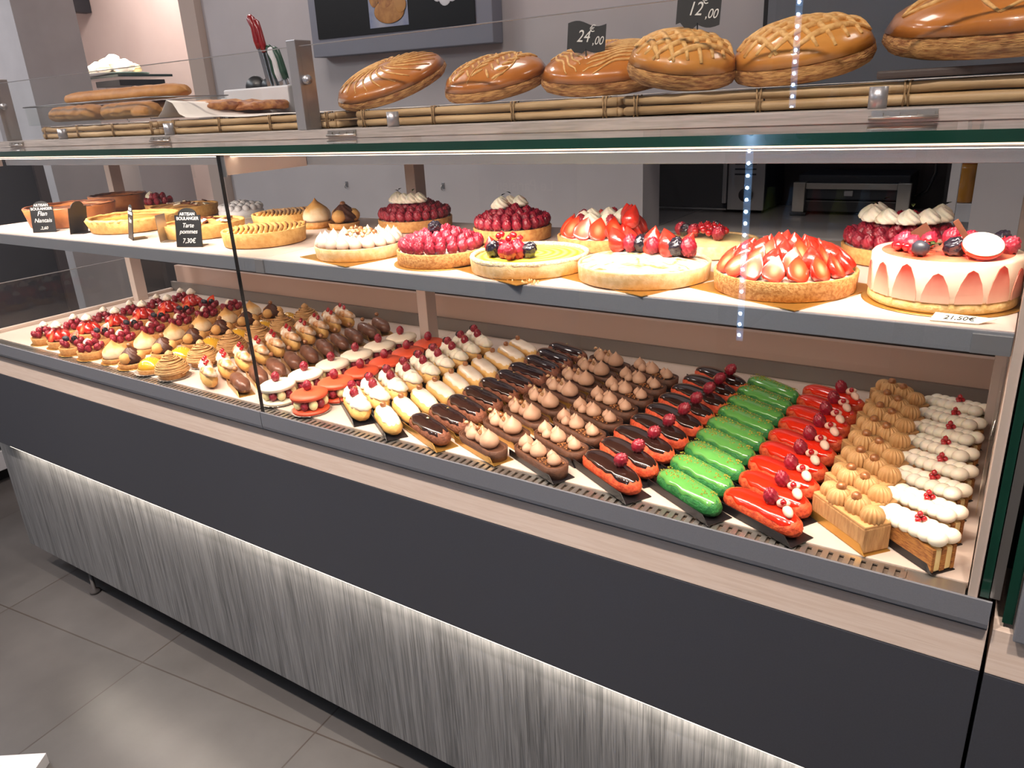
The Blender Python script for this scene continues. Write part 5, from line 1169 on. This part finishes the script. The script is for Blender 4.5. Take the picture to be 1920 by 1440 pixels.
    for k in range(16): a = k*2.4; q = .03*math.sqrt(k); MB().sph((0, 0, 0), (.042, .035, .028), 14, 9, lambda d: 1+.15*nz(d.x, d.y, d.z, 2)).obj('white_pastry', M['cream'] if k % 9 != 2 else M['custard'], t, (q*math.cos(a), q*math.sin(a), .03+.055*max(0, 1-q/.12)), (0, 0, k))
    l = area('alcove_spot', (-4.35, 2.5, 2.5), .08, .08, 14, (1, .88, .75), (-4.33, 2.58, 1.6), R(50))
    t = thing('alcove_spot_lamp', 'small round spot lamp above the plate of white pastries', 'lamp', (-4.35, 2.5, 2.50)); MB().tube([(0, 0, .006), (0, 0, .09)], .05, 24).obj('lamp_body', M['white'], t); MB().tube([(0, 0, .09), (0, 0, .25)], .008, 10).obj('lamp_rod', M['alu'], t)
    # dark cold cabinet at the far left
    t = thing('dark_side_cabinet', 'tall dark cabinet with pale foot rail beyond the left end of the case', 'cabinet', (-3.7, 1.1, 0), R(4))
    MB().bbox(-.35, .33, -.65, .5, .14, 1.27, .004).obj('cabinet_body', M['fridge'], t); MB().bbox(.3305, .345, -.64, .49, .16, 1.25, .002).obj('glass_door', M['screen'], t); MB().bbox(.3305, .36, .46, .50, .14, 1.27, .002).obj('brown_door_post', M['niche'], t); MB().bbox(-.34, .345, -.64, .49, .055, .135, .003).obj('foot_rail', M['white'], t); MB().box(-.3, .30, -.6, .45, 0, .0545).obj('cabinet_plinth', M['dark'], t)
    # leaflet on the floor
    t = thing('floor_leaflet', 'white leaflet with a red stripe on the floor, bottom left corner', 'leaflet', (-1.70, .43, .0), R(35)); MB().bbox(-.07, .05, -.05, .04, 0, .03, .001).obj('leaflet_stack', M['white'], t); MB().box(-.02, .05, -.04, -.01, .0302, .0306).obj('red_stripe', M['redpl'], t)
    # drinks fridge and newspaper rack behind the photographer, seen only as reflections
    t = thing('drinks_fridge', 'open drinks fridge with a light strip, seen mirrored in the glass', 'fridge', (-.50, -.85, 0))
    for a in ((-.26, -.235), (.235, .26)): MB().bbox(a[0], a[1], -.3, .3, 0, 2.05, .003).obj('side_panel', M['fridge'], t)
    MB().box(-.2345, .2345, -.3, -.27, .1, 2.0).obj('back_panel', M['fridge'], t); MB().bbox(-.2345, .2345, -.3, .3, 0, .1, .002).obj('fridge_base', M['fridge'], t); MB().bbox(-.2345, .2345, -.3, .3, 2.0, 2.05, .002).obj('fridge_top', M['fridge'], t)
    for z in (.60, .90, 1.18, 1.50): MB().box(-.234, .234, -.26, .26, z, z+.008).obj('shelf', M['coldlow'] if z in (1.18,) else M['steel'], t)  # one shelf glows by itself to suggest the bluish lit interior
    mb = MB(); mb2 = MB()
    for k in range(38): mb.sph((-.19, .301, .66+k*.034), .0055, 8, 6)
    mb2.box(-.2, -.18, .292, .2965, .64, 1.95); mb2.obj('light_strip_base', M['coldbase'], t); mb.obj('light_dots', M['cold'], t)
    for z in (1.1885, .9085):
        for k in range(6):
            bt = thing('drink_bottle', 'small bottle in the mirrored drinks fridge', 'bottle', (-.50-.15+k*.065, -.85+.20, z), 0, 'bottles in the drinks fridge'); MB().lathe([(.024, 0), (.026, .01), (.026, .11), (.012, .16), (.011, .185)], 20).obj('bottle_body', M[['bottlegrn', 'bottleblue', 'bottlered'][k % 3]], bt); MB().lathe([(.0265, .04), (.0265, .09)], 20, cap=False).obj('bottle_label', M['bottleblue'], bt)
    t = thing('newspaper_rack', 'blue newspaper rack seen mirrored in the glass above the tarts', 'rack', (-1.50, -.62, 0)); MB().bbox(-.2, .2, -.02, .0, .3, 1.17, .003).obj('rack_panel', M['navy'], t); MB().bbox(-.2, .2, -.2, -.021, 0, .3, .003).obj('rack_base', M['fridge'], t); MB().box(-.2, .2, -.021, -.0202, .2, 1.17).obj('rack_back', M['fridge'], t)
    lettering('Le Parisien', .055, M['white'], t, (0, .0012, 1.09), (R(90), 0, PI), .0006)
backdrop()
